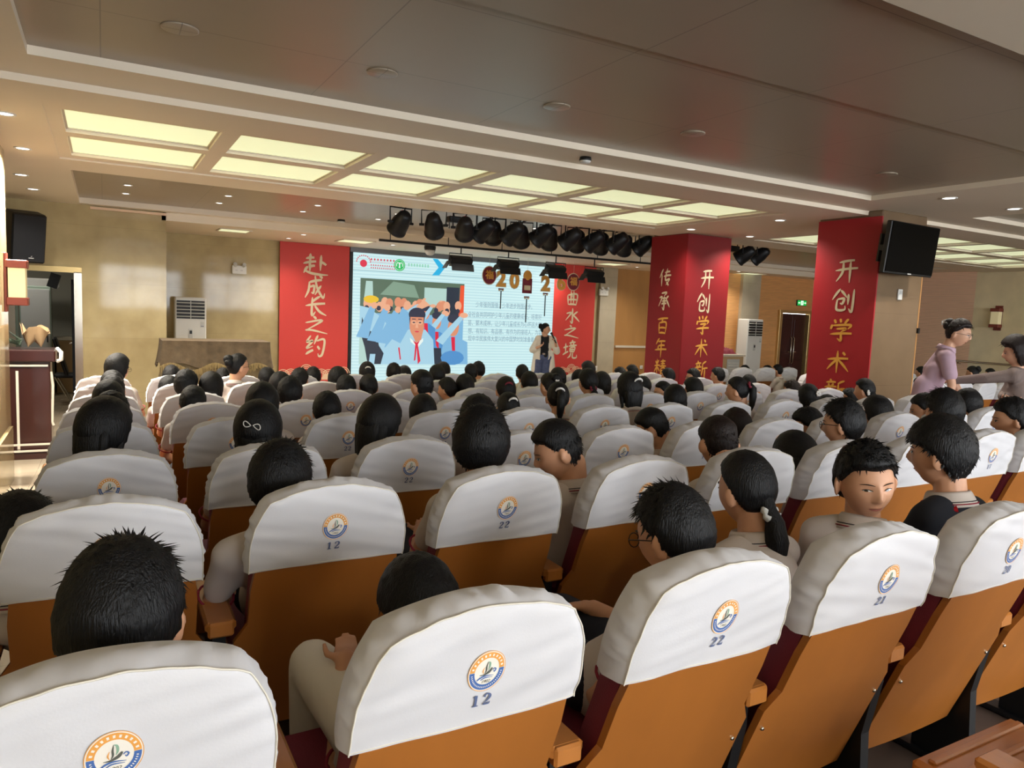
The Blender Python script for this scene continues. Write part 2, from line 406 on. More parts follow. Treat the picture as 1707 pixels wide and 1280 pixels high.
# stainless door frame, open door leaf, the little room behind it
mb = MB()
for x in (DX0+.02, DX1+.01): mb.box((x, 12.49, (DZ-.34)/2), (.10, .03, DZ+.34), 'steel'); mb.box((x, 12.58, (DZ-.34)/2), (.03, .2, DZ+.34), 'steel')
mb.box(((DX0+DX1)/2, 12.49, DZ+.03), (DX1-DX0+.12, .03, .08), 'brass_trim')
tag(obj('trim_5', mb), kind='structure')
dl = thing('side_door', 'dark navy door leaf standing open inside the steel door frame', 'door', (DX1-.06, 12.7, -.33))
mb = MB(); mb.box((0, .4, 1.0), (.045, .8, 2.0), 'shirt_navy', bev=.004); obj('leaf', mb, dl)
mb = MB(); mb.cyl((-.03, .72, 1.02), (-.07, .72, 1.02), .012, 'steel', 10); mb.cyl((-.07, .72, 1.02), (-.07, .6, 1.02), .01, 'steel', 10); obj('handle', mb, dl)
wall('wall_side_room', (-3.3, 16.6), (.8, 16.6), -.4, 2.7, 'room_wall')
mb = MB()
for k in range(3): mb.box((-1.62+.2*k-.2, 14.2, .75), (.02, .03, 2.1), 'white_trim')
mb.box((-1.55, 14.21, .75), (.7, .006, 2.1), 'room_glass')
ws = thing('glazed_partition', 'pale glazed partition seen through the open side door', 'partition'); obj('panel', mb, ws)
l = bpy.data.lights.new('room_lamp', 'AREA'); l.energy = 14; l.size = .5; l.color = (1, .95, .85); lo = bpy.data.objects.new('room_lamp', l); COL.objects.link(lo); lo.location = (-1.2, 14.6, 2.58)
t = thing('wall_air_conditioner', 'white wall-mounted air conditioner inside the side room', 'air conditioner', (-.98, 15.9, 1.62))
mb = MB(); mb.box((0, 0, 0), (.55, .2, .17), 'white_plastic', bev=.03); obj('body', mb, t)
mb = MB(); mb.box((0, -.09, -.07), (.48, .05, .02), 'pale_grey'); obj('flap', mb, t)
t = thing('wall_box', 'dark open box hanging high in the side room', 'box', (-.72, 14.6, 1.66)); mb = MB(); mb.box((0, 0, 0), (.14, .3, .24), 'black', rot=Matrix.Rotation(.3, 3, 'Y')); obj('body', mb, t)
t = thing('locker', 'grey green metal locker inside the side room', 'locker', (-1.02, 15.2, -.34)); mb = MB(); mb.box((0, 0, .95), (.46, .4, 1.9), 'room_glass', bev=.01); obj('body', mb, t)
mb = MB(); mb.box((0, -.21, .95), (.42, .02, 1.8), 'pale_grey', bev=.004); h = obj('door', mb, t); mb = MB(); mb.box((.17, -.23, 1.0), (.02, .02, .12), 'dark_metal'); obj('handle', mb, h)
t = thing('desk', 'brown desk with clutter on top in the side room', 'desk', (-.45, 15.6, -.34))
mb = MB(); mb.box((0, 0, .98), (.7, .5, .04), 'white_trim'); obj('top', mb, t)
mb = MB(); mb.box((0, -.2, .48), (.66, .04, .94), 'paper'); obj('front_panel', mb, t)
for sx in (-1, 1):
    mb = MB(); mb.box((sx*.31, 0, .48), (.03, .44, .96), 'paper'); obj('side_panel', mb, t)
t = thing('office_chair', 'black chair with steel sled legs inside the side room', 'chair', (-.5, 14.0, -.34))
mb = MB(); mb.box((0, .05, .46), (.42, .42, .06), 'black', bev=.02); obj('seat', mb, t)
mb = MB(); mb.box((-.12, .02, .78), (.05, .42, .62), 'black', rot=Matrix.Rotation(-.28, 3, 'Y'), bev=.02); obj('backrest', mb, t)
for sy in (-1, 1):
    mb = MB(); mb.tube([(-.2, .05+sy*.2, .45), (.02, .05+sy*.2, .015), (.22, .05+sy*.2, .015), (.14, .05+sy*.2, .44)], .012, 'steel', 8); obj('leg', mb, t)

# right front door, exit sign
t = thing('door_1', 'dark red double door beneath the green exit sign', 'door', (DRX0, 13.2, -.34)); t['kind'] = 'structure'
for k in (0, 1):
    w = (DRX1-DRX0-.16)/2; x0 = .08+k*w
    mb = MB(); mb.box((x0+w/2, .06, 1.03), (w-.006, .05, 2.04), 'door_wood', bev=.004); mb.box((x0+w/2, .03, 1.45), (w-.16, .012, .9), 'door_wood', bev=.01); mb.box((x0+w/2, .03, .48), (w-.16, .012, .7), 'door_wood', bev=.01)
    lf = obj('leaf', mb, t)
    mb = MB(); xh = x0+w-.05 if k == 0 else x0+.05
    mb.tube([(xh, .03, .75), (xh, -.03, .78), (xh, -.03, 1.42), (xh, .03, 1.45)], .014, 'steel', 8); mb.cyl((xh, .0, 1.06), (xh+(.1 if k else -.1), -.02, 1.06), .012, 'steel', 8); obj('handle', mb, lf)
mb = MB()
for x in (.03, DRX1-DRX0-.03): mb.box((x, -.01, 1.03), (.1, .14, 2.08), 'brass_trim', bev=.006)
mb.box(((DRX1-DRX0)/2, -.01, 2.1), (DRX1-DRX0+.06, .14, .08), 'brass_trim', bev=.006); obj('door_frame', mb, t)
p = atY(1337, 505, 13.16)
t = thing('exit_sign', 'green lit running man exit sign above the dark red door', 'exit sign', p)
mb = MB(); mb.box((0, .02, 0), (.36, .035, .15), 'black', bev=.004); obj('housing', mb, t)
mb = MB(); mb.box((0, 0, 0), (.33, .006, .125), 'exit_green'); obj('face', mb, t)
mb = MB(); yy = -.005
mb.box((0, yy, .0), (.09, .004, .11), 'exit_white')
mb.prism([(-.15, 0), (-.12, .025), (-.12, .008), (-.07, .008), (-.07, -.008), (-.12, -.008), (-.12, -.025)], 0, .004, 'exit_white', Matrix.Translation((0, yy, 0)) @ Matrix.Rotation(PI/2, 4, 'X'))
mb.prism([(.15, 0), (.12, .025), (.12, .008), (.07, .008), (.07, -.008), (.12, -.008), (.12, -.025)], 0, .004, 'exit_white', Matrix.Translation((0, yy, 0)) @ Matrix.Rotation(PI/2, 4, 'X'))
for pts in ([(.004, .018), (-.006, -.008)], [(-.006, -.008), (.016, -.022), (.012, -.045)], [(-.006, -.008), (-.022, -.03), (-.034, -.03)], [(.004, .016), (.024, .004)], [(.004, .016), (-.018, .006), (-.02, -.008)]):
    mb.tube([(a, yy-.003, b) for a, b in pts], .005, 'exit_green', 6)
mb.ell((.01, yy-.003, .032), (.009, .003, .009), 'exit_green', 10, 6); obj('pictogram', mb, t)

# ceiling light panels: two boxes of six columns by two rows, with the white grid between them
PZ = 2.77
def light_box(x0, ncol, where):
    pitch, w = 1.175, 1.04
    mb = MB(); xe = x0+pitch*(ncol-1)+w
    for c in range(ncol-1): mb.box((x0+pitch*c+w+(pitch-w)/2, 7.02, PZ-.008), (pitch-w, 2.12, .052), 'ceiling_paint')
    mb.box(((x0+xe)/2, 6.965, PZ-.009), (xe-x0, .19, .05), 'ceiling_paint')
    for y in (5.975, 8.10): mb.box(((x0+xe)/2, y, PZ-.006), (xe-x0+.2, .18, .05), 'ceiling_paint')
    for x in (x0-.05, xe+.05): mb.box((x, 7.02, PZ-.007), (.1, 2.3, .05), 'ceiling_paint')
    tag(obj('light_grid', mb), kind='structure')
    for c in range(ncol):
        for r, (y0, y1, rn) in enumerate(((6.06, 6.87, 'near'), (7.06, 8.02, 'far'))):
            t = thing('ceiling_light_panel', '%s ceiling light panel in the %s row, %s from the left' % (where, rn, ORD[c]), 'ceiling light', (x0+pitch*c+w/2, (y0+y1)/2, PZ), group='frosted ceiling light panels')
            mb = MB(); mb.box((0, 0, .004), (w, y1-y0, .008), 'light_panel'); obj('diffuser', mb, t)
            mb = MB()
            for s in (-1, 1): mb.box((s*(w/2-.008), 0, -.002), (.016, y1-y0, .012), 'white_trim'); mb.box((0, s*((y1-y0)/2-.008), -.002), (w, .016, .012), 'white_trim')
            obj('frame', mb, t)
ORD = ['first', 'second', 'third', 'fourth', 'fifth', 'sixth', 'seventh', 'eighth', 'ninth', 'tenth', 'eleventh', 'twelfth']
light_box(-.24, 6, 'pale green'); light_box(8.86, 6, 'right bay pale')

def downlight(p, label, r=.05, k=1):
    t = thing('downlight', label, 'downlight', p, group='recessed downlights')
    mb = MB(); mb.lathe([(r*1.25, .002), (r*1.25, -.006), (r, -.006), (r*.92, .0)], 'white_plastic', 20); obj('rim', mb, t)
    mb = MB(); mb.lathe([(0, -.002), (r*.9, -.002), (r*.9, .001)], 'downlight', 20); obj('lamp', mb, t)
    l = bpy.data.lights.new('downlight_beam', 'SPOT'); l.energy = DL_W*k; l.color = (1.0, .93, .82); l.spot_size = 2.4; l.spot_blend = 1; l.shadow_soft_size = .05
    lo = bpy.data.objects.new('downlight_beam', l); COL.objects.link(lo); lo.parent = t; lo.location = (0, 0, -.012)
for i, (u, v, z, lab) in enumerate([(8, 189, Z_SOF, 'lit downlight at the left end of the cream ceiling band'), (38, 247, Z_SOF, 'lit downlight left of the light panels near the water stain'),
        (35, 291, Z_FAR, 'upper lit downlight on the left above the loudspeaker'), (55, 315, Z_FAR, 'lower lit downlight on the left above the loudspeaker'),
        (1582, 330, Z_BAND, 'lit downlight above the black television'), (1690, 348, Z_BAND, 'lit downlight at the right edge of the photo'),
        (1300, 367, Z_SOF, 'lit downlight between the two red columns'), (1152, 382, Z_SOF, 'lit downlight above the purple red column'), (1250, 394, Z_SOF, 'lit downlight right of the purple red column')]):
    downlight(atZ(u, v, z) + Vector((0, 0, -.001)), lab, .06 if v > 250 else .055, (9 if v > 200 else 3) if u < 40 and v < 280 else 1)
for i in range(7):
    for j, y in enumerate((10.4, 11.28)):
        downlight((.28+1.17*i, y, Z_FTRAY-.001), 'small downlight in the far ceiling tray, %s row, %s from left' % (('near', 'far')[j], ORD[i]), .045)
for i, (u, v) in enumerate([(481, 397), (506, 391), (655, 408), (712, 402), (925, 437), (1008, 450), (1062, 445), (1165, 440), (1236, 452)]):
    p = atZ(u, v, Z_STG); p.y = max(p.y, 12.62); downlight(p + Vector((0, 0, -.001)), 'small downlight over the stage, %s from the left' % ORD[i], .05)
for i, (u, v, w) in enumerate([(390, 384, .75), (592, 402, .9), (775, 429, .9), (1020, 440, .9), (1245, 456, 1.0)]):
    p = atZ(u, v, Z_STG)
    t = thing('stage_light_panel', 'flat square light panel over the stage, %s from the left' % ORD[i], 'ceiling light', p, group='stage light panels')
    mb = MB(); mb.box((0, 0, -.004), (w*.62, w*.62, .008), 'downlight' if 0 else 'light_panel'); obj('diffuser', mb, t)
    mb = MB()
    for s in (-1, 1): mb.box((s*w*.32, 0, -.006), (.03, w*.67, .014), 'white_trim'); mb.box((0, s*w*.32, -.006), (w*.67, .03, .014), 'white_trim')
    obj('frame', mb, t)
for i, (u, v, lab) in enumerate([(300, 47, 'unlit round ceiling lamp at the far left of the tray'), (637, 121, 'unlit round ceiling lamp second from the left in the far row'), (928, 177, 'unlit round ceiling lamp third from the left in the far row'),
        (1155, 222, 'unlit round ceiling lamp fourth from the left in the far row'), (1320, 22, 'unlit round ceiling lamp at the top edge of the photo'), (1582, 114, 'unlit round ceiling lamp in the near row on the right'), (1478, 290, 'unlit round ceiling lamp in the tray corner above the television')]):
    p = atZ(u, v, Z_TRAY)
    t = thing('round_ceiling_lamp', lab, 'ceiling lamp', p, group='unlit round ceiling lamps')
    mb = MB(); mb.lathe([(.088, .0), (.088, -.006), (.082, -.008)], 'tray_panel', 28); obj('rim', mb, t)
    mb = MB(); mb.lathe([(.082, -.006), (.05, -.007), (0, -.0075)], 'white_trim', 28); obj('diffuser', mb, t)
def detector(u, v, z, lab, r=.05):
    t = thing('smoke_detector', lab, 'smoke detector', atZ(u, v, z))
    mb = MB(); mb.lathe([(r*.9, 0), (r, -.02), (r, -.03)], 'black', 20); obj('base', mb, t)
    mb = MB(); mb.lathe([(r*.95, -.03), (r*.8, -.045), (0, -.05)], 'white_plastic', 20); obj('head', mb, t)
detector(976, 262, Z_BAND, 'black and white smoke detector on the cream ceiling band'); detector(569, 366, Z_FAR, 'small smoke detector above the left red banner', .06)

# ------------------------------------------------------------------ brush lettering (strokes in a 100 x 100 box)
G = {
'赴': [[(12,72),(45,78)],[(30,94),(28,55)],[(2,52),(52,63)],[(28,58),(28,22)],[(29,40),(48,45)],[(20,42),(4,14)],[(8,24),(35,14),(70,10),(100,10)],[(72,90),(69,26)],[(70,62),(92,50)]],
'成': [[(20,66),(82,78)],[(24,68),(20,35),(4,6)],[(26,48),(46,53),(43,26),(33,28)],[(50,94),(60,48),(88,8),(96,26)],[(80,56),(50,18)],[(70,94),(84,84)]],
'长': [[(70,92),(36,68)],[(6,50),(92,62)],[(36,88),(34,12),(50,26)],[(46,52),(68,26),(98,10)]],
'之': [[(44,96),(54,82)],[(12,62),(78,76),(14,22)],[(12,24),(40,24),(100,6)]],
'约': [[(30,94),(12,68),(38,72),(10,42),(40,50)],[(6,16),(42,34)],[(64,96),(46,58)],[(58,72),(94,77),(86,20),(70,8),(64,20)],[(60,50),(72,36)]],
'曲': [[(14,66),(20,12)],[(14,66),(86,72),(80,10)],[(20,14),(82,14)],[(40,92),(40,14)],[(60,94),(60,14)],[(18,40),(82,42)]],
'水': [[(50,96),(50,6),(36,18)],[(12,62),(42,67),(8,20)],[(84,76),(56,52)],[(54,54),(98,12)]],
'境': [[(4,56),(36,64)],[(20,82),(20,30)],[(2,20),(38,38)],[(62,98),(66,88)],[(44,82),(86,87)],[(52,80),(56,70)],[(76,82),(70,70)],[(40,65),(94,71)],[(50,58),(50,36)],[(50,58),(82,61),(78,36)],[(50,47),(78,48)],[(50,37),(78,37)],[(58,34),(50,14),(34,4)],[(70,34),(68,10),(80,4),(96,8),(96,22)]],
'传': [[(32,96),(4,50)],[(22,70),(22,6)],[(46,76),(88,82)],[(36,57),(98,63)],[(66,98),(52,40),(86,43),(58,12)],[(60,28),(80,10)]],
'承': [[(26,88),(68,92),(48,74)],[(50,76),(50,6),(36,16)],[(36,60),(64,63)],[(34,46),(66,48)],[(28,32),(70,35)],[(10,64),(32,67),(6,20)],[(86,74),(66,58)],[(64,60),(98,16)]],
'百': [[(8,82),(94,91)],[(54,86),(42,64)],[(22,64),(26,8)],[(22,64),(80,68),(76,8)],[(26,38),(76,40)],[(26,12),(76,12)]],
'年': [[(38,98),(10,64)],[(30,79),(88,85)],[(30,57),(84,63)],[(30,58),(30,38)],[(2,34),(100,43)],[(56,82),(54,-4)]],
'精': [[(10,84),(18,70)],[(38,90),(28,72)],[(2,57),(48,63)],[(24,96),(24,6)],[(22,54),(2,24)],[(28,52),(46,32)],[(52,83),(94,89)],[(56,71),(90,75)],[(46,57),(100,63)],[(72,98),(72,60)],[(58,48),(58,4)],[(58,48),(88,51),(84,4),(74,10)],[(58,34),(84,35)],[(58,22),(84,23)]],
'开': [[(18,82),(82,90)],[(4,48),(98,57)],[(36,84),(34,40),(10,2)],[(66,88),(66,-4)]],
'创': [[(34,98),(2,50)],[(36,92),(64,60)],[(24,52),(52,56),(46,34),(36,37)],[(24,52),(22,14),(34,6),(58,10),(58,26)],[(70,76),(70,30)],[(92,96),(88,4),(74,14)]],
'学': [[(20,94),(28,78)],[(46,98),(50,82)],[(82,98),(66,78)],[(14,72),(8,52)],[(14,68),(90,73),(80,55)],[(32,54),(72,57),(52,42)],[(52,42),(54,6),(38,14)],[(6,30),(98,37)]],
'术': [[(6,58),(94,67)],[(48,98),(48,2)],[(46,60),(6,14)],[(52,60),(98,12)],[(68,92),(80,80)]],
'新': [[(24,98),(30,88)],[(8,82),(50,87)],[(18,78),(22,68)],[(42,80),(34,68)],[(2,61),(54,67)],[(6,43),(50,49)],[(28,64),(28,6),(18,14)],[(24,42),(4,18)],[(32,40),(48,26)],[(88,96),(60,80)],[(62,80),(60,40),(44,4)],[(62,56),(100,61)],[(80,58),(78,-4)]],
}
def brush(ch, w, h, m, mb, M, wt=10.5):
    """one brush character as ribbons with pressed starts and tapering ends, drawn in the local xy plane of M"""
    for k, st in enumerate(G[ch]):
        pts = crom(st, 7) if len(st) > 2 else [(st[0][0]+(st[1][0]-st[0][0])*t/6, st[0][1]+(st[1][1]-st[0][1])*t/6+math.sin(PI*t/6)*2) for t in range(7)]
        n = len(pts); Lp, Rp = [], []
        tail = .3 if (len(st) == 2 and st[1][1] < st[0][1]-25) or len(st) > 2 else .8
        for i, (x, y) in enumerate(pts):
            x0, y0 = pts[max(0, i-1)]; x1, y1 = pts[min(n-1, i+1)]; dx, dy = x1-x0, y1-y0; l = math.hypot(dx, dy) or 1
            t = i/(n-1); r = wt*(.55+.45*math.sin(min(1, t*3)*PI/2))*(1 if t < .6 else 1-(1-tail)*(t-.6)/.4)*(.86 if len(G[ch]) > 9 else 1)*.5
            if t == 0: r *= .5
            Lp.append((x-dy/l*r, y+dx/l*r)); Rp.append((x+dy/l*r, y-dx/l*r))
        z = k*.00003
        vs = [M @ Vector((px/100*w-w/2, py/100*h-h/2, z)) for px, py in Lp+Rp]
        mb.add(vs, [(i, i+1, n+i+1, n+i) for i in range(n-1)], m)
def flat_poly(mb, pts, M, z, m):
    mb.add([M @ Vector((x, y, z)) for x, y in pts], [tuple(range(len(pts)))], m)
def disc(mb, c, r, M, z, m, n=20, a0=0, a1=2*PI, rin=None):
    vs, fs = [], []
    if rin is None: pts = [(c[0]+r*math.cos(a0+(a1-a0)*k/n), c[1]+r*math.sin(a0+(a1-a0)*k/n)) for k in range(n+(0 if a1-a0 > 6.2 else 1))]; flat_poly(mb, pts, M, z, m); return
    for k in range(n+1):
        a = a0+(a1-a0)*k/n
        for q in (rin, r): vs.append(M @ Vector((c[0]+q*math.cos(a), c[1]+q*math.sin(a), z)))
    mb.add(vs, [(2*i, 2*i+1, 2*i+3, 2*i+2) for i in range(n)], m)
FRONT = lambda x, y, z: Matrix.Translation((x, y, z)) @ Matrix.Rotation(PI/2, 4, 'X')      # xy plane upright, facing the seats
LEFT = lambda x, y, z: Matrix.Translation((x, y, z)) @ Matrix.Rotation(-PI/2, 4, 'Z') @ Matrix.Rotation(PI/2, 4, 'X')

# ------------------------------------------------------------------ red banners
def banner_mb(x0, x1, z0, z1, y, m, t=.02):
    mb = MB(); mb.box(((x0+x1)/2, y+t/2, (z0+z1)/2), (x1-x0, t, z1-z0), m); return mb
BY = 14.66
def stage_banner(u0, u1, v0, chars, label):
    a = atY(u0, v0, BY); b = atY(u1, v0+9, BY)
    t = thing('red_banner', label, 'banner', group='red banners with gold brush lettering')
    x0, x1, z1 = a.x, b.x, 2.625; obj('cloth', banner_mb(x0, x1, -.27, z1, BY, 'banner_red'), t)
    for ch, u, v, w, h, m in chars:
        mb = MB(); p = atY(u, v, BY); brush(ch, w, h, m, mb, FRONT(p.x, BY-.004, p.z)); obj('character', mb, t)
    mb = MB()                                                      # cloud scrolls printed along the foot
    rnd = random.Random(int(u0))
    for k in range(9):
        c = (x0+(x1-x0)*(.06+.11*k), .02+rnd.uniform(-.03, .10)*(1.2 if 2 < k < 6 else .6))
        for r in (.13, .095, .06): disc(mb, (c[0], c[1]), r, FRONT(0, BY-.003-.0004*k, 0), 0, 'cream_print', 18, 0, PI*1.2, r-.014)
    for k in range(5): disc(mb, (x0+(x1-x0)*(.1+.2*k), -.06), .12, FRONT(0, BY-.002, 0), 0, 'cream_print', 18, 0, PI)
    obj('cloud_print', mb, t)
stage_banner(467, 583, 402, [('赴', 526, 441, .50, .48, 'gold_pale'), ('成', 525, 478, .42, .50, 'gold_pale'), ('长', 526, 510, .45, .46, 'gold_pale'), ('之', 525, 542, .50, .38, 'gold_pale'), ('约', 525, 577, .42, .48, 'gold_pale')], 'tall red banner left of the bright screen')
stage_banner(926, 994, 447, [('曲', 954, 497, .37, .42, 'gold_pale'), ('水', 954, 526, .44, .38, 'gold_pale'), ('之', 951, 553, .47, .34, 'gold_pale'), ('境', 950, 582, .42, .46, 'gold_pale')], 'tall red banner right of the screen behind the presenter')
# wrapped column
t = thing('red_banner', 'red and purple banner wrapped round the farther column beside the stage', 'banner', group='red banners with gold brush lettering')
z1 = 2.715; mb = MB()
mb.box(((C1[0]+C1[1])/2, C1[2]-.012, (z1-.34)/2), (C1[1]-C1[0]+.03, .02, z1+.34), 'banner_column'); mb.box((C1[0]-.012, (C1[2]+C1[3])/2, (z1-.34)/2), (.02, C1[3]-C1[2]+.03, z1+.34), 'banner_column'); obj('cloth', mb, t)
yf = C1[2]-.026; xf = C1[0]-.026
for ch, u, v, m in (('开', 1179, 464, 'gold_pale'), ('创', 1173, 504, 'gold_pale'), ('学', 1171, 542, 'gold'), ('术', 1169, 580, 'gold'), ('新', 1168, 617, 'gold')):
    mb = MB(); p = atY(u, v, yf); brush(ch, .27, .29, m, mb, FRONT(p.x, yf, p.z)); obj('character', mb, t)
for ch, u, v, m in (('传', 1109, 463, 'gold_pale'), ('承', 1107, 501, 'gold_pale'), ('百', 1104, 543, 'gold'), ('年', 1101, 579, 'gold'), ('精', 1100, 613, 'gold')):
    mb = MB(); p = atX(u, v, xf); brush(ch, .27, .29, m, mb, LEFT(xf, p.y, p.z)); obj('character', mb, t)
t = thing('red_banner', 'red banner on the nearer column beside the black television', 'banner', group='red banners with gold brush lettering')
z1 = 2.70; mb = MB(); mb.box((C2[0]-.012, (C2[2]+C2[3])/2-.01, (z1-.14)/2), (.02, C2[3]-C2[2]+.0, z1+.14), 'banner_deep'); obj('cloth', mb, t)
xf = C2[0]-.026
for ch, u, v, m in (('开', 1411, 450, 'gold_pale'), ('创', 1406, 500, 'gold_pale'), ('学', 1401, 550, 'gold'), ('术', 1396, 603, 'gold'), ('新', 1392, 651, 'gold')):
    mb = MB(); p = atX(u, v, xf); brush(ch, .31, .27, m, mb, LEFT(xf, p.y, p.z)); obj('character', mb, t)

# ------------------------------------------------------------------ LED screen
SY = 14.72
p0 = atY(589, 420, SY); p1 = atY(926, 446, SY); SX0, SX1, SZ1 = p0.x, p1.x, p0.z; SZ0 = -.2
scr = thing('led_screen', 'large bright screen showing a slide of saluting pupils', 'screen')
mb = MB(); mb.box(((SX0+SX1)/2, SY+.05, (SZ0+SZ1)/2), (SX1-SX0+.12, .08, SZ1-SZ0+.14), 'dark_metal'); mb.box(((SX0+SX1)/2, SY+.02, SZ1+.055), (SX1-SX0+.12, .05, .1), 'grey_metal'); obj('frame', mb, scr)
mb = MB(); S = FRONT(0, SY, 0); W = SX1-SX0; H = SZ1-SZ0
flat_poly(mb, [(SX0, SZ0), (SX1, SZ0), (SX1, SZ1), (SX0, SZ1)], S, 0, 'scr_bg')
nz = 44
for k in range(nz):
    z = SZ0+H*(k+.3)/nz; flat_poly(mb, [(SX0, z), (SX1, z), (SX1, z+H/nz*.42), (SX0, z+H/nz*.42)], S, .001, 'scr_stripe')
zl = atY(600, 450.6, SY).z
flat_poly(mb, [(SX0, zl), (SX1, zl), (SX1, zl+.012), (SX0, zl+.012)], S, .002, 'scr_line'); obj('display', mb, scr)
# header: red mark, rows of small print, green round mark, cyan arrow
mb = MB()
def sp(u, v): p = atY(u, v, SY); return (p.x, p.z)
c = sp(606, 438); disc(mb, (c[0], c[1]-.01), .075, S, .003, 'scr_red', 24)
for k in range(11):
    a = PI*(.02+.96*k/10); q = (c[0]+.145*math.cos(a), c[1]+.02+.13*math.sin(a)); flat_poly(mb, [(q[0]-.011, q[1]-.013), (q[0]+.011, q[1]-.013), (q[0]+.011, q[1]+.013), (q[0]-.011, q[1]+.013)], S, .003, 'scr_red')
obj('red_mark', mb, scr); mb = MB()
for r, (u0, v0, n, s, g) in enumerate(((618, 432, 8, .020, .069), (618, 436, 17, .008, .031), (618, 441.5, 11, .014, .049), (618, 446, 12, .014, .045))):
    q = sp(u0, v0)
    for k in range(n):
        x = q[0]+g*k; flat_poly(mb, [(x, q[1]-s), (x+s*1.5, q[1]-s), (x+s*1.5, q[1]+s), (x, q[1]+s)], S, .003, 'scr_red')
obj('small_print', mb, scr); mb = MB()
c = sp(666, 442); disc(mb, c, .125, S, .003, 'scr_green', 28); disc(mb, c, .105, S, .004, 'scr_white', 28, rin=.098)
for sgn in (-1, 1): disc(mb, c, .075, S, .005, 'scr_white', 10, PI/2+sgn*.5+(0 if sgn > 0 else -1.5), PI/2+sgn*.5+(1.5 if sgn > 0 else 0), .058)
flat_poly(mb, [(c[0]-.02, c[1]-.06), (c[0]+.02, c[1]-.06), (c[0]+.012, c[1]+.0), (c[0]+.03, c[1]+.055), (c[0]-.03, c[1]+.055), (c[0]-.012, c[1])], S, .005, 'scr_white')
obj('green_mark', mb, scr); mb = MB(); q = sp(680, 441)
for k in range(8):
    x = q[0]+.062*k
    for a, b, w, h in ((0, .018, .042, .006), (.004, -.004, .036, .006), (.018, 0, .007, .06), (.002, -.026, .04, .006)): flat_poly(mb, [(x+a, q[1]+b-h/2), (x+a+w, q[1]+b-h/2), (x+a+w, q[1]+b+h/2), (x+a, q[1]+b+h/2)], S, .003, 'scr_green')
obj('green_print', mb, scr); mb = MB()
P = [sp(u, v) for u, v in ((721, 431), (730, 432), (742, 446), (732, 459), (720, 459), (731, 446))]
mb.add([S @ Vector((x, y, .003)) for x, y in P], [(0, 1, 2, 5), (5, 2, 3, 4)], 'scr_cyan'); obj('cyan_arrow', mb, scr)
# body text
mb = MB()
for ln, u, v, sz in (('　　少年强则国强，少年进步则国进步。', 780, 505, .196), ('全社会共同呵护少年儿童的健康成长，培育好', 780, 522, .196), ('苗、繁木成林，让少年儿童成长为心怀远大理', 780, 536, .196), ('想、有知识、有品德、有作为的接班人，为实', 780, 549.5, .196), ('现中华民族伟大复兴的中国梦时刻准备着。', 780, 562, .196)):
    tm = text_mb(ln, .118, 'scr_text', spacing=1.0)
    x0 = min(p[0] for p in tm.v); q = sp(u, v+2.5)
    k = (sp(903, v)[0]-q[0])/((max(p[0] for p in tm.v)-x0)) if len(ln) >= 20 else (sp(903, 522)[0]-sp(780, 522)[0])/(20*.118)
    k *= 1.0
    dx = 2*.118*k if ln[0] == '　' else 0
    mb.add([S @ Vector((q[0]+dx+(a-x0)*k, q[1]+b*1.15, .003)) for a, b, c_ in tm.v], tm.f, 'scr_text')
obj('slide_text', mb, scr)
# slide photograph of saluting pupils, as flat shapes on the display
mb = MB(); ZL = [0]
def pp(x, y): a = sp(601, 463); b = sp(769.5, 607); return (a[0]+(b[0]-a[0])*x, b[1]+(a[1]-b[1])*y)
def poly(pts, m): ZL[0] += 1; flat_poly(mb, [pp(*p) for p in pts], S, .003+ZL[0]*.00006, m)
def blob(x, y, rx, ry, m, n=14): poly([(x+rx*math.cos(2*PI*k/n), y+ry*math.sin(2*PI*k/n)) for k in range(n)], m)
poly([(0, 0), (1, 0), (1, 1), (0, 1)], 'scr_blue')
poly([(0, .6), (1, .6), (1, 1), (0, 1)], 'scr_tree'); poly([(.03, .7), (.12, .7), (.11, .97), (.05, .97)], 'scr_pale'); poly([(.18, .82), (.55, .8), (.5, .95), (.3, .98)], 'scr_tree2'); poly([(.6, .72), (.82, .72), (.82, .93), (.6, .93)], 'scr_pale')
poly([(.82, .6), (.95, .6), (.95, .95), (.82, .95)], 'scr_dark'); poly([(.95, .6), (1, .55), (1, .98), (.96, .98)], 'scr_orange')
rnd = random.Random(4)
for k in range(26): x = rnd.uniform(.02, .98); blob(x, .70+rnd.uniform(-.05, .04), .035, .06, rnd.choice(['scr_skin', 'scr_skin2', 'scr_skin2']), 10)
blob(.1, .76, .07, .045, 'scr_yellow')
for k in range(9): x = .06+k*.11; blob(x, .66, .022, .03, 'scr_hair', 9)
poly([(0, 0), (0, .68), (.08, .66), (.2, .55), (.3, .4), (.35, .1), (.33, 0)], 'scr_blue3'); poly([(0, 0), (.02, .55), (.06, .42), (.16, .34), (.18, .22), (.24, .1), (.3, 0)], 'scr_dark'); poly([(.09, 0), (.1, .12), (.15, .12), (.14, 0)], 'scr_blue3'); poly([(0, 0), (.0, .4), (.05, .2), (.08, 0)], 'scr_pale')
for x0, y0, x1, y1 in ((.02, .42, .12, .66), (.12, .38, .24, .64), (.2, .36, .34, .62), (.28, .3, .42, .66)):
    poly([(x0-.05, y0-.1), (x0+.06, y0-.12), (x1+.02, y1), (x1-.03, y1+.02)], 'scr_blue'); blob(x1+.01, y1+.03, .03, .04, 'scr_skin2', 9)
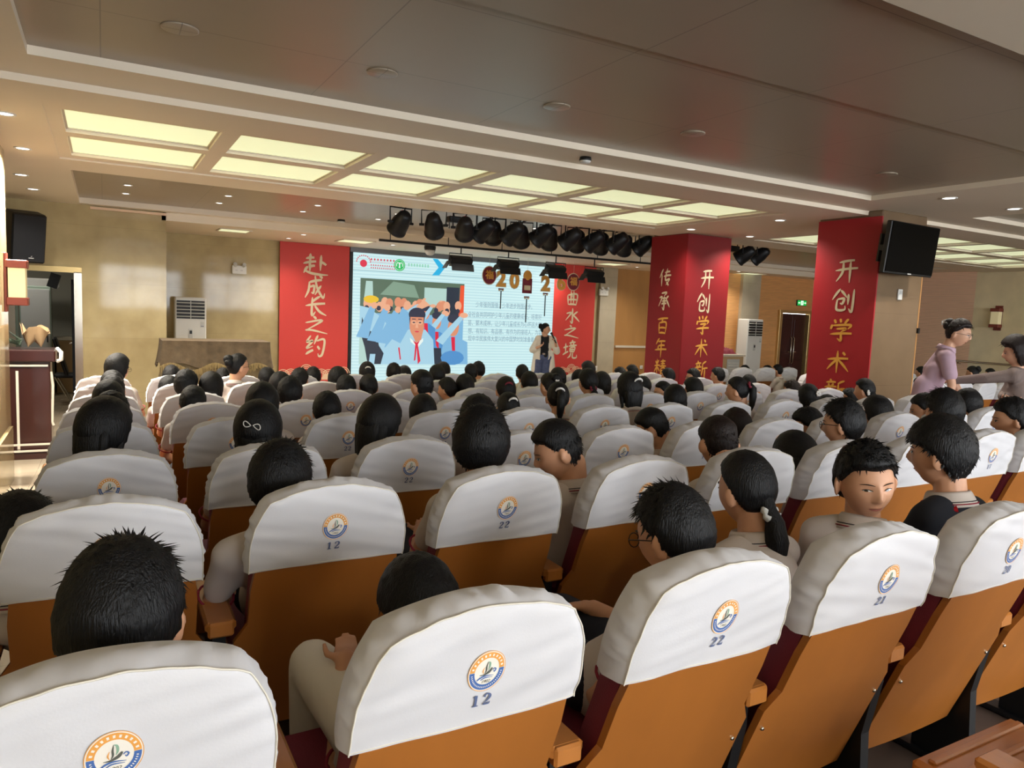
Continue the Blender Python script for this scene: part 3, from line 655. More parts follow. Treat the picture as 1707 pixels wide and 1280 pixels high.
# boys on the right
for x, y, sc in ((.73, .5, .9), (.9, .44, 1.15), (.62, .6, .75)):
    poly([(x-.12*sc, 0), (x+.14*sc, 0), (x+.13*sc, y-.16), (x+.03, y-.1), (x-.08*sc, y-.14)], 'scr_blue2' if sc < 1 else 'scr_blue'); blob(x, y+.02, .05*sc, .1*sc, 'scr_skin'); blob(x, y+.11*sc, .055*sc, .05*sc, 'scr_hair')
    poly([(x-.15*sc, y-.15), (x-.09*sc, y-.2), (x+.09*sc, y+.12*sc), (x+.06*sc, y+.15*sc)], 'scr_blue3'); poly([(x-.02, y-.1), (x+.02, y-.1), (x+.03, y-.36*sc), (x+.0, y-.3*sc)], 'scr_scarf'); blob(x+.09*sc, y+.15*sc, .04*sc, .03*sc, 'scr_skin2', 8)
poly([(.7, 0), (.7, .2), (.78, .2), (.8, 0)], 'scr_dark'); blob(.9, .08, .12, .09, 'scr_blue2')
# middle boy
poly([(.2, 0), (.24, .2), (.34, .36), (.46, .42), (.62, .42), (.7, .3), (.72, 0)], 'scr_blue3'); poly([(.3, .3), (.38, .25), (.56, .68), (.52, .72), (.43, .64)], 'scr_blue'); poly([(.43, .64), (.48, .6), (.57, .68), (.54, .73)], 'scr_blue3')
poly([(.52, .7), (.56, .66), (.66, .72), (.6, .78)], 'scr_skin2'); poly([(.56, .73), (.58, .72), (.62, .80), (.59, .8)], 'scr_skin2')
poly([(.47, .42), (.6, .42), (.58, .3), (.53, .26)], 'scr_skin'); blob(.535, .48, .072, .16, 'scr_skin', 20); blob(.535, .6, .082, .085, 'scr_hair', 18); poly([(.46, .56), (.61, .56), (.6, .48), (.598, .55), (.47, .55), (.465, .47)], 'scr_hair'); poly([(.47, .5), (.60, .5), (.60, .57), (.47, .57)], 'scr_skin')
for x in (.505, .565): blob(x, .505, .026, .026, 'scr_skin2', 12); blob(x, .505, .014, .008, 'scr_hair', 8); poly([(x-.02, .54), (x+.02, .54), (x+.018, .55), (x-.018, .552)], 'scr_hair')
poly([(.528, .5), (.542, .5), (.55, .44), (.52, .44)], 'scr_skin2'); blob(.537, .395, .022, .009, 'scr_red', 10)
poly([(.47, .32), (.54, .25), (.6, .32), (.6, .28), (.55, .2), (.48, .27)], 'scr_white'); poly([(.5, .29), (.535, .26), (.57, .29), (.55, .24), (.58, .04), (.555, .0), (.54, .2), (.53, .05), (.515, .04), (.525, .24)], 'scr_scarf')
poly([(.36, .2), (.375, .2), (.39, .06), (.38, .05)], 'scr_scarf')
obj('slide_photo', mb, scr)

wall('wall_alcove_back', (-3.3, 8.1), (-.88, 8.1), -.4, 2.9, 'room_wall', t=.1)
wall('wall_side_room_end', (.85, 14.8), (.85, 16.7), -.4, 2.7, 'room_wall')
# ------------------------------------------------------------------ things on the left
a = atY(10, 349, 11.9); b = atY(62, 436, 11.9)
t = thing('loudspeaker', 'black loudspeaker tilted forward high on the left marble wall', 'loudspeaker', ((a.x+b.x)/2+.03, 12.0, (a.z+b.z)/2), (math.radians(12), 0, math.radians(20)))
mb = MB(); mb.box((0, 0, 0), (.40, .34, .66), 'black', bev=.02); obj('cabinet', mb, t)
mb = MB(); mb.box((0, -.172, .0), (.37, .012, .62), 'black_cloth', bev=.004); obj('grille', mb, t)
mb = MB(); mb.prism([(-.03, -.012), (.03, -.012), (.03, -.004), (-.03, -.004)], 0, .003, 'white_plastic', Matrix.Translation((.03, -.178, -.25)) @ Matrix.Rotation(PI/2, 4, 'X')); mb.prism([(-.006, .004), (.012, .02), (.002, .02)], 0, .003, 'white_plastic', Matrix.Translation((.03, -.178, -.25)) @ Matrix.Rotation(PI/2, 4, 'X')); obj('badge', mb, t)
mb = MB(); mb.cyl((0, .15, -.3), (0, .38, -.36), .022, 'black', 8); mb.box((0, .1, -.37), (.08, .1, .1), 'black'); obj('bracket', mb, t)
def sconce(p, rz, label):
    t = thing('wall_lamp', label, 'wall lamp', p, (0, 0, rz), group='lantern wall lamps')
    mb = MB(); mb.box((0, .05, 0), (.15, .02, .52), 'sconce_wood', bev=.004); obj('backplate', mb, t)
    mb = MB(); mb.box((0, -.035, 0), (.16, .13, .27), 'lamp_paper', bev=.004); obj('shade', mb, t)
    for z in (-.165, .165): mb = MB(); mb.box((0, -.035, z), (.19, .16, .07), 'sconce_wood', bev=.006); obj('cap', mb, t)
q = atX(15, 469, WX0+.13); sconce((WX0+.06, 7.9, q.z), PI/2, 'red and cream lantern wall lamp at the left photo edge')
q = atX(1660, 530, WX1-.1); sconce((WX1-.06, q.y, q.z), -PI/2, 'dark framed lantern wall lamp on the right marble wall')
# lectern with bouquet
LY = 9.5; t = thing('lectern', 'dark brown lectern with pale trim lines by the open side door', 'lectern', (-.74, LY, floor_z(LY)), (0, 0, .0))
mb = MB(); mb.box((0, 0, .04), (.58, .46, .08), 'lectern_wood', bev=.01); obj('base', mb, t)
mb = MB(); mb.box((0, 0, .58), (.46, .36, 1.02), 'lectern_wood', bev=.01); obj('body', mb, t)
mb = MB(); mb.box((0, 0, 1.125), (.56, .46, .13), 'lectern_wood', bev=.012); obj('top', mb, t)
mb = MB(); mb.box((-.02, -.19, 1.02), (.46, .014, .022), 'white_trim'); mb.box((-.07, -.19, .5), (.024, .014, .92), 'white_trim'); mb.box((0, -.235, .17), (.5, .014, .02), 'white_trim'); mb.box((0, -.235, .10), (.5, .014, .02), 'white_trim')
mb.tube([(.235, -.16, .95), (.25, -.16, .8), (.235, -.16, .4), (.25, -.16, .36)], .014, 'white_trim', 8); obj('trim_line', mb, t)
mb = MB(); mb.tube([(.29, -.1, 1.2), (.33, -.13, 1.16), (.33, -.13, 1.08), (.29, -.1, 1.06)], .022, 'white_plastic', 8); obj('microphone_holder', mb, t)
zt = floor_z(LY)+1.19
t = thing('bouquet', 'bouquet in crumpled brown wrapping paper lying on the lectern', 'bouquet', (-.66, LY, zt))
mb = MB()
for s, tilt in ((-1, .5), (1, -.35)):
    P = []
    for i in range(7):
        P.append([(s*.06+ (i/6)*.22*math.cos(k*PI*2/10)*.6 + tilt*.12*i/6, .1*math.sin(k*2*PI/10)*(.3+i/6)+.0, .012+.034*i+ .02*math.sin(k*3+i)*(i/6) + (.05*((k*7 % 3)-1) if i == 6 else 0)) for k in range(11)])
    mb.grid(P, 'paper')
obj('wrapping', mb, t)
mb = MB(); rnd = random.Random(2)
for k in range(16): x, y = rnd.uniform(-.3, -.12), rnd.uniform(-.12, .12); mb.tube([(-.14, 0, .03), (x, y, .09), (x-.1, y*1.4, rnd.uniform(.03, .22))], [.004, .012, .002], 'leaf', 5, flat=.3)
obj('leaves', mb, t)
t = thing('drink_bottle', 'orange capped bottle standing on the floor beside the lectern', 'bottle', (-.42, 9.2, floor_z(9.2)))
mb = MB(); mb.lathe([(0, 0), (.05, 0), (.055, .02), (.055, .13), (.03, .16)], 'grey_metal', 16); obj('body', mb, t)
mb = MB(); mb.lathe([(.045, .13), (.05, .15), (.045, .22), (0, .23)], 'banner_red', 16); obj('cap', mb, t); 
# covered piano
t = thing('covered_piano', 'upright piano under a fringed velvet drape before the marble wall', 'piano', (1.42, 11.45, floor_z(11.4)))
def drape(w, d, z0, z1, flare, m, amp, nfold, name):
    mb = MB(); P = []; N = 160
    for i in range(N):
        s = i/N*2*(w+d); 
        if s < w: x, y, nx, ny = -w/2+s, -d/2, 0, -1
        elif s < w+d: x, y, nx, ny = w/2, -d/2+(s-w), 1, 0
        elif s < 2*w+d: x, y, nx, ny = w/2-(s-w-d), d/2, 0, 1
        else: x, y, nx, ny = -w/2, d/2-(s-2*w-d), -1, 0
        row = []
        for k in range(9):
            f = k/8; o = flare*f**1.5 + amp*f*math.sin(i/N*2*PI*nfold+math.sin(i*.3))
            row.append((x+nx*o, y+ny*o, z1+(z0-z1)*f + (.05*math.sin(i*.21)*f if 'valance' in name else 0)))
        P.append(row)
    mb.grid(P, m, closed=True); 
    top = [P[i][0] for i in range(N)]; mb.add(top, [tuple(range(N))], m); return obj(name, mb, t)
drape(1.38, .62, .02, 1.19, .14, 'drape', .02, 14, 'cover_cloth')
va = drape(1.44, .68, .86, 1.215, .05, 'velvet', .012, 26, 'velvet_valance')
mb = MB(); rnd = random.Random(9)
for i in range(230):
    x = -.76+1.52*i/229; z = .865+.05*math.sin(i/230*80*.21); mb.tube([(x, -.40+.012*math.sin(i), z), (x+rnd.uniform(-.012, .012), -.41, z-rnd.uniform(.07, .12))], [.005, .003], 'fringe', 4, cap=False)
obj('fringe', mb, va)
def cabinet_ac(loc, label, s=1.0):
    t = thing('floor_air_conditioner', label, 'air conditioner', loc, group='white standing air conditioners')
    mb = MB(); mb.box((0, 0, .88*s), (.52, .34, 1.76*s), 'white_plastic', bev=.02); obj('body', mb, t)
    mb = MB(); mb.box((0, -.168, 1.54*s), (.46, .02, .32*s), 'black'); g = obj('outlet', mb, t)
    mb = MB()
    for k in range(5): mb.box((0, -.182, (1.42+.06*k)*s), (.46, .014, .012), 'pale_grey', rot=Matrix.Rotation(.5, 3, 'X'))
    mb.box((0, -.182, 1.54*s), (.012, .014, .31*s), 'pale_grey'); obj('louvre', mb, g)
    mb = MB(); mb.box((0, -.172, 1.12*s), (.07, .01, .16), 'pale_grey', bev=.004); mb.box((0, -.178, 1.14*s), (.04, .006, .06), 'dark_metal'); obj('control_panel', mb, t)
    mb = MB(); mb.box((.19, -.172, 1.28*s), (.06, .006, .10), 'pale_grey'); mb.box((.19, -.176, 1.25*s), (.05, .004, .012), 'grey_metal'); obj('rating_label', mb, t)
    mb = MB(); mb.box((0, 0, .03), (.5, .3, .06), 'grey_metal'); obj('base', mb, t)
cabinet_ac((1.36, 14.4, -.28), 'white standing air conditioner behind the covered piano')
cabinet_ac((13.82, 12.85, -.34), 'white standing air conditioner left of the dark red door', 1.06)
def emergency(u, v, y, label):
    t = thing('emergency_light', label, 'emergency light', atY(u, v, y), group='twin head emergency lights')
    mb = MB(); mb.box((0, .02, -.02), (.26, .06, .16), 'white_plastic', bev=.01); obj('case', mb, t)
    mb = MB()
    for k in range(2): mb.box((-.05+.09*k, -.012, -.03), (.04, .006, .02), 'pale_grey')
    obj('indicator', mb, t)
    for s in (-1, 1):
        mb = MB(); mb.cyl((s*.07, .0, .06), (s*.085, -.06, .085), .035, 'pale_grey', 12); obj('lamp_head', mb, t)
emergency(399, 448, 14.72, 'white twin head emergency light left of the left banner'); emergency(1007, 486, 14.68, 'white twin head emergency light right of the right banner')
for u, v, y, lab, w, h in ((993, 614, 14.7, 'white wall switch low on the pale pilaster', .09, .12), (1069, 612, 14.78, 'white wall socket on the brown wooden wall', .09, .09), (1215, 617, 13.12, 'white wall socket left of the right air conditioner', .12, .12)):
    t = thing('wall_switch', lab, 'switch', atY(u, v, y)); mb = MB(); mb.box((0, 0, 0), (w, .012, h), 'white_plastic', bev=.004); obj('plate', mb, t); mb = MB(); mb.box((0, -.008, 0), (w*.4, .008, h*.5), 'pale_grey', bev=.002); obj('rocker', mb, t)
t = thing('thermostat', 'small white control plate on the column under the television', 'thermostat', atY(1500, 491, C2[2]-.01)); mb = MB(); mb.box((0, 0, 0), (.075, .02, .12), 'white_plastic', bev=.005); obj('plate', mb, t); mb = MB(); mb.box((0, -.012, .025), (.045, .006, .035), 'pale_grey'); obj('display', mb, t)
t = thing('cable_duct', 'thin dark cable strip down the edge of the nearer column', 'cable duct', (C2[1]+.01, C2[2]+.02, .0)); mb = MB(); mb.box((0, 0, 1.32), (.02, .03, 2.7), 'wood_wall'); obj('strip', mb, t); mb = MB(); mb.box((0, -.025, 1.46), (.03, .03, .06), 'black'); obj('junction', mb, t)
# television on the nearer column
a = atY(1478, 372, 4.92); b = atY(1557, 458, 4.92)
t = thing('television', 'black flat television on a bracket on the nearer column', 'television', ((a.x+b.x)/2+.03, 4.92, (a.z+b.z)/2), (math.radians(5), 0, math.radians(3)))
mb = MB(); mb.box((0, .03, 0), (.93, .06, .545), 'black', bev=.008); obj('case', mb, t)
mb = MB(); mb.box((0, -.003, .006), (.905, .008, .515), 'gloss_black'); obj('display', mb, t)
mb = MB(); mb.box((0, -.008, -.258), (.07, .004, .01), 'pale_grey'); obj('badge', mb, t)
mb = MB(); mb.box((-.1, .15, 0), (.3, .18, .06), 'black'); mb.box((-.1, .07, 0), (.4, .03, .4), 'black'); mb.box((-.1, .235, 0), (.3, .02, .3), 'black'); obj('bracket', mb, t)
# handrail on the right wall
t = thing('handrail', 'steel handrail along the right marble wall', 'handrail', (WX1-.09, 0, 0)); zr = atX(1630, 604, WX1-.09).z
mb = MB(); mb.cyl((0, 9.3, zr), (0, 2, zr), .024, 'steel', 10); obj('rail', mb, t)
for y in (9.2, 7.4, 5.6, 3.8, 2.1):
    mb = MB(); mb.tube([(0, y, zr), (0, y, zr-.05), (.09, y, zr-.06)], .012, 'steel', 8); obj('bracket', mb, t)
# vented cabinet with folded red cloth right of the purple column
t = thing('vented_cabinet', 'low cabinet with white louvre door behind the purple red column', 'cabinet', (12.75, 12.7, -.34))
mb = MB(); mb.box((0, 0, .5), (1.0, .5, .96), 'paper', bev=.01); obj('body', mb, t); mb = MB(); mb.box((0, 0, 1.0), (1.06, .56, .05), 'white_trim', bev=.008); obj('top', mb, t)
mb = MB()
for k in range(12): mb.box((.16, -.262, .16+.06*k), (.34, .012, .035), 'white_plastic', rot=Matrix.Rotation(.4, 3, 'X'))
mb.box((.16, -.255, .5), (.4, .008, .82), 'pale_grey'); obj('louvre', mb, t)
t = thing('red_cloth', 'crumpled red cloth bundle on the vented cabinet', 'cloth', (12.85, 12.7, .685)); mb = MB(); P = []
for i in range(17):
    P.append([(-.3+.6*i/16, -.16+.32*j/10, .2*(math.sin(PI*i/16)**.6)*(math.sin(PI*j/10)**.6)*(.7+.5*noise.noise((i*.5, j*.5, 2)))) for j in range(11)])
mb.grid(P, 'velvet'); mb2 = mb; 
for k, n in enumerate(mb.mats): mb.mats[k] = 'maroon'
obj('cloth', mb, t)

# ------------------------------------------------------------------ stage lighting
PAR_LAB = ['first', 'second', 'third', 'fourth', 'fifth', 'sixth', 'seventh', 'eighth', 'ninth', 'tenth', 'eleventh', 'twelfth', 'thirteenth', 'fourteenth', 'fifteenth', 'sixteenth', 'seventeenth', 'eighteenth', 'nineteenth']
bar_y = 9.2
t = thing('lighting_bar', 'dark hanging pipe carrying the round black spotlights', 'lighting bar', (0, bar_y, 2.805)); mb = MB(); mb.cyl((3.3, 0, 0), (10.6, 0, 0), .02, 'dark_metal', 10); obj('pipe', mb, t)
for x in (3.5, 5.2, 7.0, 8.8, 10.4): mb = MB(); mb.cyl((x, 0, 0), (x, 0, .025), .01, 'dark_metal', 6); obj('hanger', mb, t)
def par(i, u, v, yaw, tilt, y=9.4):
    p = atY(u, v, y); where = 'left of the purple column' if u < 1100 else 'right of the purple column'
    k = i if u < 1100 else i-18
    t = thing('stage_spotlight', 'round black stage spotlight, %s from left, %s' % (PAR_LAB[k], where), 'spotlight', p, group='round stage spotlights')
    R = Matrix.Rotation(yaw, 4, 'Z') @ Matrix.Rotation(-tilt, 4, 'X') @ Matrix.Rotation(-PI/2, 4, 'X')
    mb = MB(); mb.lathe([(0, -.17), (.06, -.17), (.085, -.14), (.10, -.08), (.118, -.02), (.125, .05), (.128, .12), (.135, .125), (.135, .15), (.118, .15)], 'dark_metal', 22, R); obj('housing', mb, t)
    mb = MB(); mb.lathe([(0, .10), (.06, .115), (.115, .13)], 'gloss_black', 22, R); obj('lens', mb, t)
    mb = MB(); RZ = Matrix.Rotation(yaw, 4, 'Z'); top = Vector((0, bar_y-y, 2.80-p.z))
    q = [RZ @ Vector(c) for c in ((-.16, 0, 0), (-.165, 0, .19), (.165, 0, .19), (.16, 0, 0))]
    mb.tube(q, .011, 'dark_metal', 6); mb.tube([(0, 0, .19), top*.8+Vector((0, 0, .05)), top], .012, 'dark_metal', 6)
    for s in (-1, 1): mb.cyl(RZ @ Vector((s*.125, 0, 0)), RZ @ Vector((s*.19, 0, 0)), .018, 'dark_metal', 8)
    obj('yoke', mb, t)
    mb = MB(); mb.tube([R @ Vector((0, -.06, -.15)), R @ Vector((.05, -.1, -.22))+Vector((0, 0, .06)), top+Vector((.03, 0, -.02))], .008, 'black', 6); obj('cable', mb, t)
    mb = MB(); mb.box(R @ Vector((0, -.085, -.125)), (.03, .012, .02), 'red_led' if i in (0, 1, 2, 6) else 'dark_metal', rot=R.to_3x3()); obj('indicator', mb, t)
for i, (u, v, yw, tl, y) in enumerate([(668, 371, .2, .7, 9.3), (723, 375, -.5, .7, 9.08), (775, 380, -.4, .6, 9.08), (807, 383, .4, .6, 9.08), (823, 387, -.4, .7, 9.48), (855, 388, .4, .6, 9.08), (869, 393, -.5, .7, 9.48), (904, 391, .5, .6, 9.08), (917, 397, -.4, .7, 9.48), (951, 397, .5, .6, 9.08), (963, 401, -.4, .7, 9.48), (990, 401, .5, .6, 9.08), (1003, 405, -.4, .7, 9.48), (1030, 404, .5, .6, 9.08), (1042, 408, -.4, .7, 9.48), (1073, 408, .4, .6, 9.3)]):
    par(i, u, v, yw, tl, y)
par(18, 1242, 424, .5, .6, 9.1); par(19, 1267, 425, .4, .6, 9.4)
t = thing('effect_light', 'small dark box light hanging between the second and third spotlights', 'spotlight', atY(757, 366, 9.5)); mb = MB(); mb.box((0, 0, 0), (.19, .12, .085), 'dark_metal', bev=.012); obj('housing', mb, t); mb = MB()
for s in (-1, 1): mb.box((s*.08, -.02, -.085), (.012, .02, .09), 'grey_metal')
mb.cyl((0, 0, .04), (0, .04, .12), .01, 'dark_metal', 6); obj('yoke', mb, t)
t = thing('effect_light', 'small dark box light just right of the purple column', 'spotlight', atY(1222, 415, 9.4)); mb = MB(); mb.box((0, 0, 0), (.2, .14, .1), 'dark_metal', bev=.012); obj('housing', mb, t); mb = MB(); mb.tube([(-.1, 0, 0), (-.1, 0, .13), (.1, 0, .13), (.1, 0, 0)], .01, 'dark_metal', 6); obj('yoke', mb, t)
t = thing('lighting_bar', 'long dark pipe under the stage beam carrying the flood lights', 'lighting bar', (0, 12.3, 2.70)); a = atY(632, 401, 12.3); b = atY(1087, 452, 12.3)
t.location.z = 0; mb = MB(); mb.cyl((a.x, 0, 2.60), (b.x+.3, 0, 2.60), .022, 'dark_metal', 10); obj('pipe', mb, t)
for k in range(6): mb = MB(); x = a.x+.2+k*1.1; mb.cyl((x, 0, 2.60), (x, 0, 2.76), .008, 'dark_metal', 6); obj('hanger', mb, t)
for i, (u, v) in enumerate([(768, 437), (847, 443), (926, 451), (990, 458)]):
    p = atY(u, v, 12.3)
    t = thing('flood_light', 'black barn door flood light over the stage, %s from the left' % PAR_LAB[i], 'flood light', p, (0, 0, .05), group='barn door flood lights')
    mb = MB(); mb.box((0, 0, .03), (.44, .16, .13), 'dark_metal', rot=Matrix.Rotation(.5, 3, 'X'), bev=.02); obj('housing', mb, t)
    mb = MB(); mb.box((0, .07, -.03), (.38, .02, .1), 'grey_metal', rot=Matrix.Rotation(.5, 3, 'X')); obj('lens', mb, t)
    mb = MB(); mb.box((.0, -.09, -.10), (.45, .012, .13), 'dark_metal', rot=Matrix.Rotation(-.25, 3, 'X')); obj('barn_door', mb, t)
    mb = MB(); mb.box((-.30, -.03, -.06), (.012, .16, .16), 'dark_metal', rot=Matrix.Rotation(.6, 3, 'Y')); obj('barn_door', mb, t)
    mb = MB(); mb.tube([(-.235, 0, .03), (-.235, 0, .15), (.235, 0, .15), (.235, 0, .03)], .01, 'dark_metal', 6); mb.cyl((0, 0, .15), (0, 0, 2.60-p.z), .012, 'dark_metal', 6); obj('yoke', mb, t)
t = thing('dome_camera', 'dark dome security camera under the stage ceiling', 'camera', atZ(717, 408, Z_STG)); mb = MB(); mb.lathe([(.10, 0), (.11, -.05), (.1, -.1)], 'dark_metal', 20); obj('base', mb, t); mb = MB(); mb.lathe([(.1, -.1), (.085, -.16), (.05, -.19), (0, -.2)], 'pale_grey', 20); obj('dome', mb, t)
# hanging 2026 decorations in front of the screen
DY = 13.9
def deco(u, v, label):
    p = atY(u, v, DY); return thing('hanging_decoration', label, 'decoration', p, group='new year hangings over the stage'), p
def string(t, p, h0): mb = MB(); mb.cyl((0, .004, h0), (0, .004, Z_STG-p.z), .0025, 'white_trim', 5); obj('string', mb, t)
def tassel(t, z0, z1, m='dark_metal', drum=True):
    mb = MB()
    if drum: mb.box((0, 0, z0-.03), (.13, .02, .03), 'maroon', bev=.004); mb.ell((-.04, 0, z0-.05), (.025, .012, .03), 'gold_pale', 10, 6); mb.ell((.04, 0, z0-.05), (.025, .012, .03), 'gold_pale', 10, 6)
    mb.cyl((0, 0, z0-.06), (0, 0, z1), .012, m, 6); obj('tassel', mb, t)
def numeral(ch, u, v, label, tz):
    t, p = deco(u, v, label); mb = text_mb(ch, .44, 'gold', extrude=.012, offset=.012); F = Matrix.Rotation(PI/2, 4, 'X'); mb.v = [tuple(F @ Vector(q)) for q in mb.v]; obj('numeral', mb, t)
    mb = text_mb(ch, .44, 'gold_pale', extrude=.006, offset=.028); mb.v = [tuple(F @ Vector(q)+Vector((0, .012, 0))) for q in mb.v]; obj('backing', mb, t)
    string(t, p, .16)
    if tz: tassel(t, -.17, tz)
def lantern(u, v, label, hang):
    t, p = deco(u, v, label); mb = MB(); F = Matrix.Rotation(PI/2, 4, 'X')
    mb.prism([(.155*math.cos(k*PI/14), .18*math.sin(k*PI/14)) for k in range(28)], -.006, .006, 'maroon', F); obj('medallion', mb, t)
    mb = MB(); mb.prism([(.17*math.cos(k*PI/14), .2*math.sin(k*PI/14)) for k in range(28)], -.010, -.006, 'gold_pale', F); obj('rim', mb, t)
    mb = text_mb('福', .2, 'gold', extrude=.004, offset=.004); mb.v = [tuple(F @ Vector(q)+Vector((0, -.010, 0))) for q in mb.v]; obj('character', mb, t)
    string(t, p, .18)
    if hang: tassel(t, -.2, -.34, 'gold_pale', False)
lantern(816, 459, 'round red fortune medallion left of the hanging 2026 numerals', False)
numeral('2', 836, 466, 'first hanging gold numeral 2 in front of the screen', -.62)
numeral('0', 858, 469, 'hanging gold numeral 0 in front of the screen', None)
t, p = deco(879, 472, 'red and gold plaque hanging between the numerals 0 and 2')
mb = MB(); mb.box((0, 0, -.06), (.24, .02, .32), 'maroon', bev=.006); mb.ell((0, 0, .15), (.11, .014, .13), 'gold', 16, 8); mb.box((0, -.012, -.1), (.16, .01, .1), 'gold_pale', bev=.003); obj('plaque', mb, t); string(t, p, .25); tassel(t, -.27, -.85)
numeral('2', 910, 474, 'second hanging gold numeral 2 at the screen edge', -.70)
numeral('6', 936, 472, 'hanging gold numeral 6 in front of the right banner', None)
lantern(956, 470, 'fortune medallion hanging right of the numeral 6', True)

# ------------------------------------------------------------------ auditorium seats
ROW_Y = [1.10, 2.03, 2.89, 3.80, 4.70, 5.60, 6.46, 7.35]; SEAT_DX = .56
def prof(z): return -(z-.765)*.25 if z >= .765 else (.765-z)*.38
CW, CZ0, CZ1 = .224, .768, 1.01
def wr(x, z, seed):
    """depth of the cloth folds on the back of a cover"""
    f = 1-.75*math.exp(-((x/.07)**2+((z-.87)/.07)**2))
    sk = (x*.25 if seed % 2 else -x*.18)
    a = noise.noise((x*4.2+seed*7.1, (z+sk)*34, seed*3.3)); b = noise.noise((x*3+seed, (z-x*.5)*16, seed*1.7))
    c = math.exp(-((z-.955+abs(x)*.25)/.03)**2)*noise.noise((x*14, z*6, seed*2.2))
    return f*(.0058*a + .0055*b) + .004*c + .004*math.exp(-((z-.775)/.03)**2)*noise.noise((x*9, seed, .5))
def cover_map(u, v):
    v0 = .22; k = .74
    if v < v0: X, T = u, v
    else:
        t = (v-v0)/(1-v0); X = u*math.sqrt(1-k*t*t/2); T = v0+(1-v0)*t*math.sqrt(1-k*u*u/2)
    return X*CW, CZ0+T*(CZ1-CZ0)
def cover_mesh(seed):
    NU, NV = 37, 29; B, F = [], []
    for i in range(NU):
        u = -1+2*i/(NU-1); rb, rf = [], []
        for j in range(NV):
            v = j/(NV-1); x, z = cover_map(u, v); t = max(0, (v-.22)/.78); e = max(abs(u)**7, t**9)
            rb.append((x*(1-.012*e), prof(z)-.012+.012*e+wr(x, z, seed), z-.006*e+.003*e*noise.noise((u*5, v*5, seed*1.3)))); rf.append((x*(1-.03*e), prof(z)+.118-.02*e+.004*noise.noise((x*8, z*8, seed)), z-.008*e))
        B.append(rb); F.append(rf)
    mb = MB(); mb.grid(B[::-1], 'cover_cloth'); mb.grid(F, 'cover_cloth')
    path = [(0, j) for j in range(NV)] + [(i, NV-1) for i in range(1, NU)] + [(NU-1, j) for j in range(NV-2, -1, -1)]
    rows = []
    for s in range(7):
        f = s/6; r = []
        for q, (i, j) in enumerate(path):
            a = Vector(B[i][j]); b = Vector(F[i][j]); p = a.lerp(b, f); u = -1+2*i/(NU-1); v = j/(NV-1)
            c = Vector((p.x, 0, p.z-.86)).normalized(); bul = .010*math.sin(PI*f)+.009*math.sin(PI*f)*noise.noise((q*.33, seed*5, f*2))+.004*math.sin(PI*f)*noise.noise((q*.9, seed*2, f*3))
            r.append(p+c*bul)
        rows.append(r)
    mb.grid(rows, 'cover_cloth')
    me = mb.mesh('cover'); fix_normals(me)
    seam = [Vector(B[i][j])+Vector((0, -.001, 0))+Vector((B[i][j][0], 0, B[i][j][2]-.86)).normalized()*.001 for i, j in path][::1]
    sm = MB(); sm.tube(seam, .0016, 'piping', 6)
    hem = [Vector(B[i][0])+Vector((0, -.0008, .004)) for i in range(NU)]; sm.tube(hem, .0012, 'piping', 5)
    return me, sm.mesh('seam')
def on_cover(mb, pts, lift, m, seed, fs=None):
    mb.add([(x, prof(z)-.0135-lift+wr(x, z, seed), z) for x, z in pts], fs or [tuple(range(len(pts)))], m)
def ring(mb, cx, cz, rx, rz, r0, r1, a0, a1, n, lift, m, seed):
    pts = []
    for k in range(n+1):
        a = a0+(a1-a0)*k/n
        for q in (r0, r1): pts.append((cx+rx*q*math.cos(a), cz+rz*q*math.sin(a)))
    on_cover(mb, pts, lift, m, seed, [(2*i, 2*i+1, 2*i+3, 2*i+2) for i in range(n)])
def stroke(mb, cx, cz, R, pts, w, lift, m, seed):
    pts = crom([(x, y, ww) for (x, y), ww in zip(pts, w)], 5); n = len(pts); A, B = [], []
    for i, (x, y, ww) in enumerate(pts):
        x0, y0, _ = pts[max(0, i-1)]; x1, y1, _ = pts[min(n-1, i+1)]; dx, dy = x1-x0, y1-y0; l = math.hypot(dx, dy) or 1
        A.append((cx+R*(x-dy/l*ww), cz+R*(y+dx/l*ww))); B.append((cx+R*(x+dy/l*ww), cz+R*(y-dx/l*ww)))
    on_cover(mb, A+B, lift, m, seed, [(i, i+1, n+i+1, n+i) for i in range(n-1)])
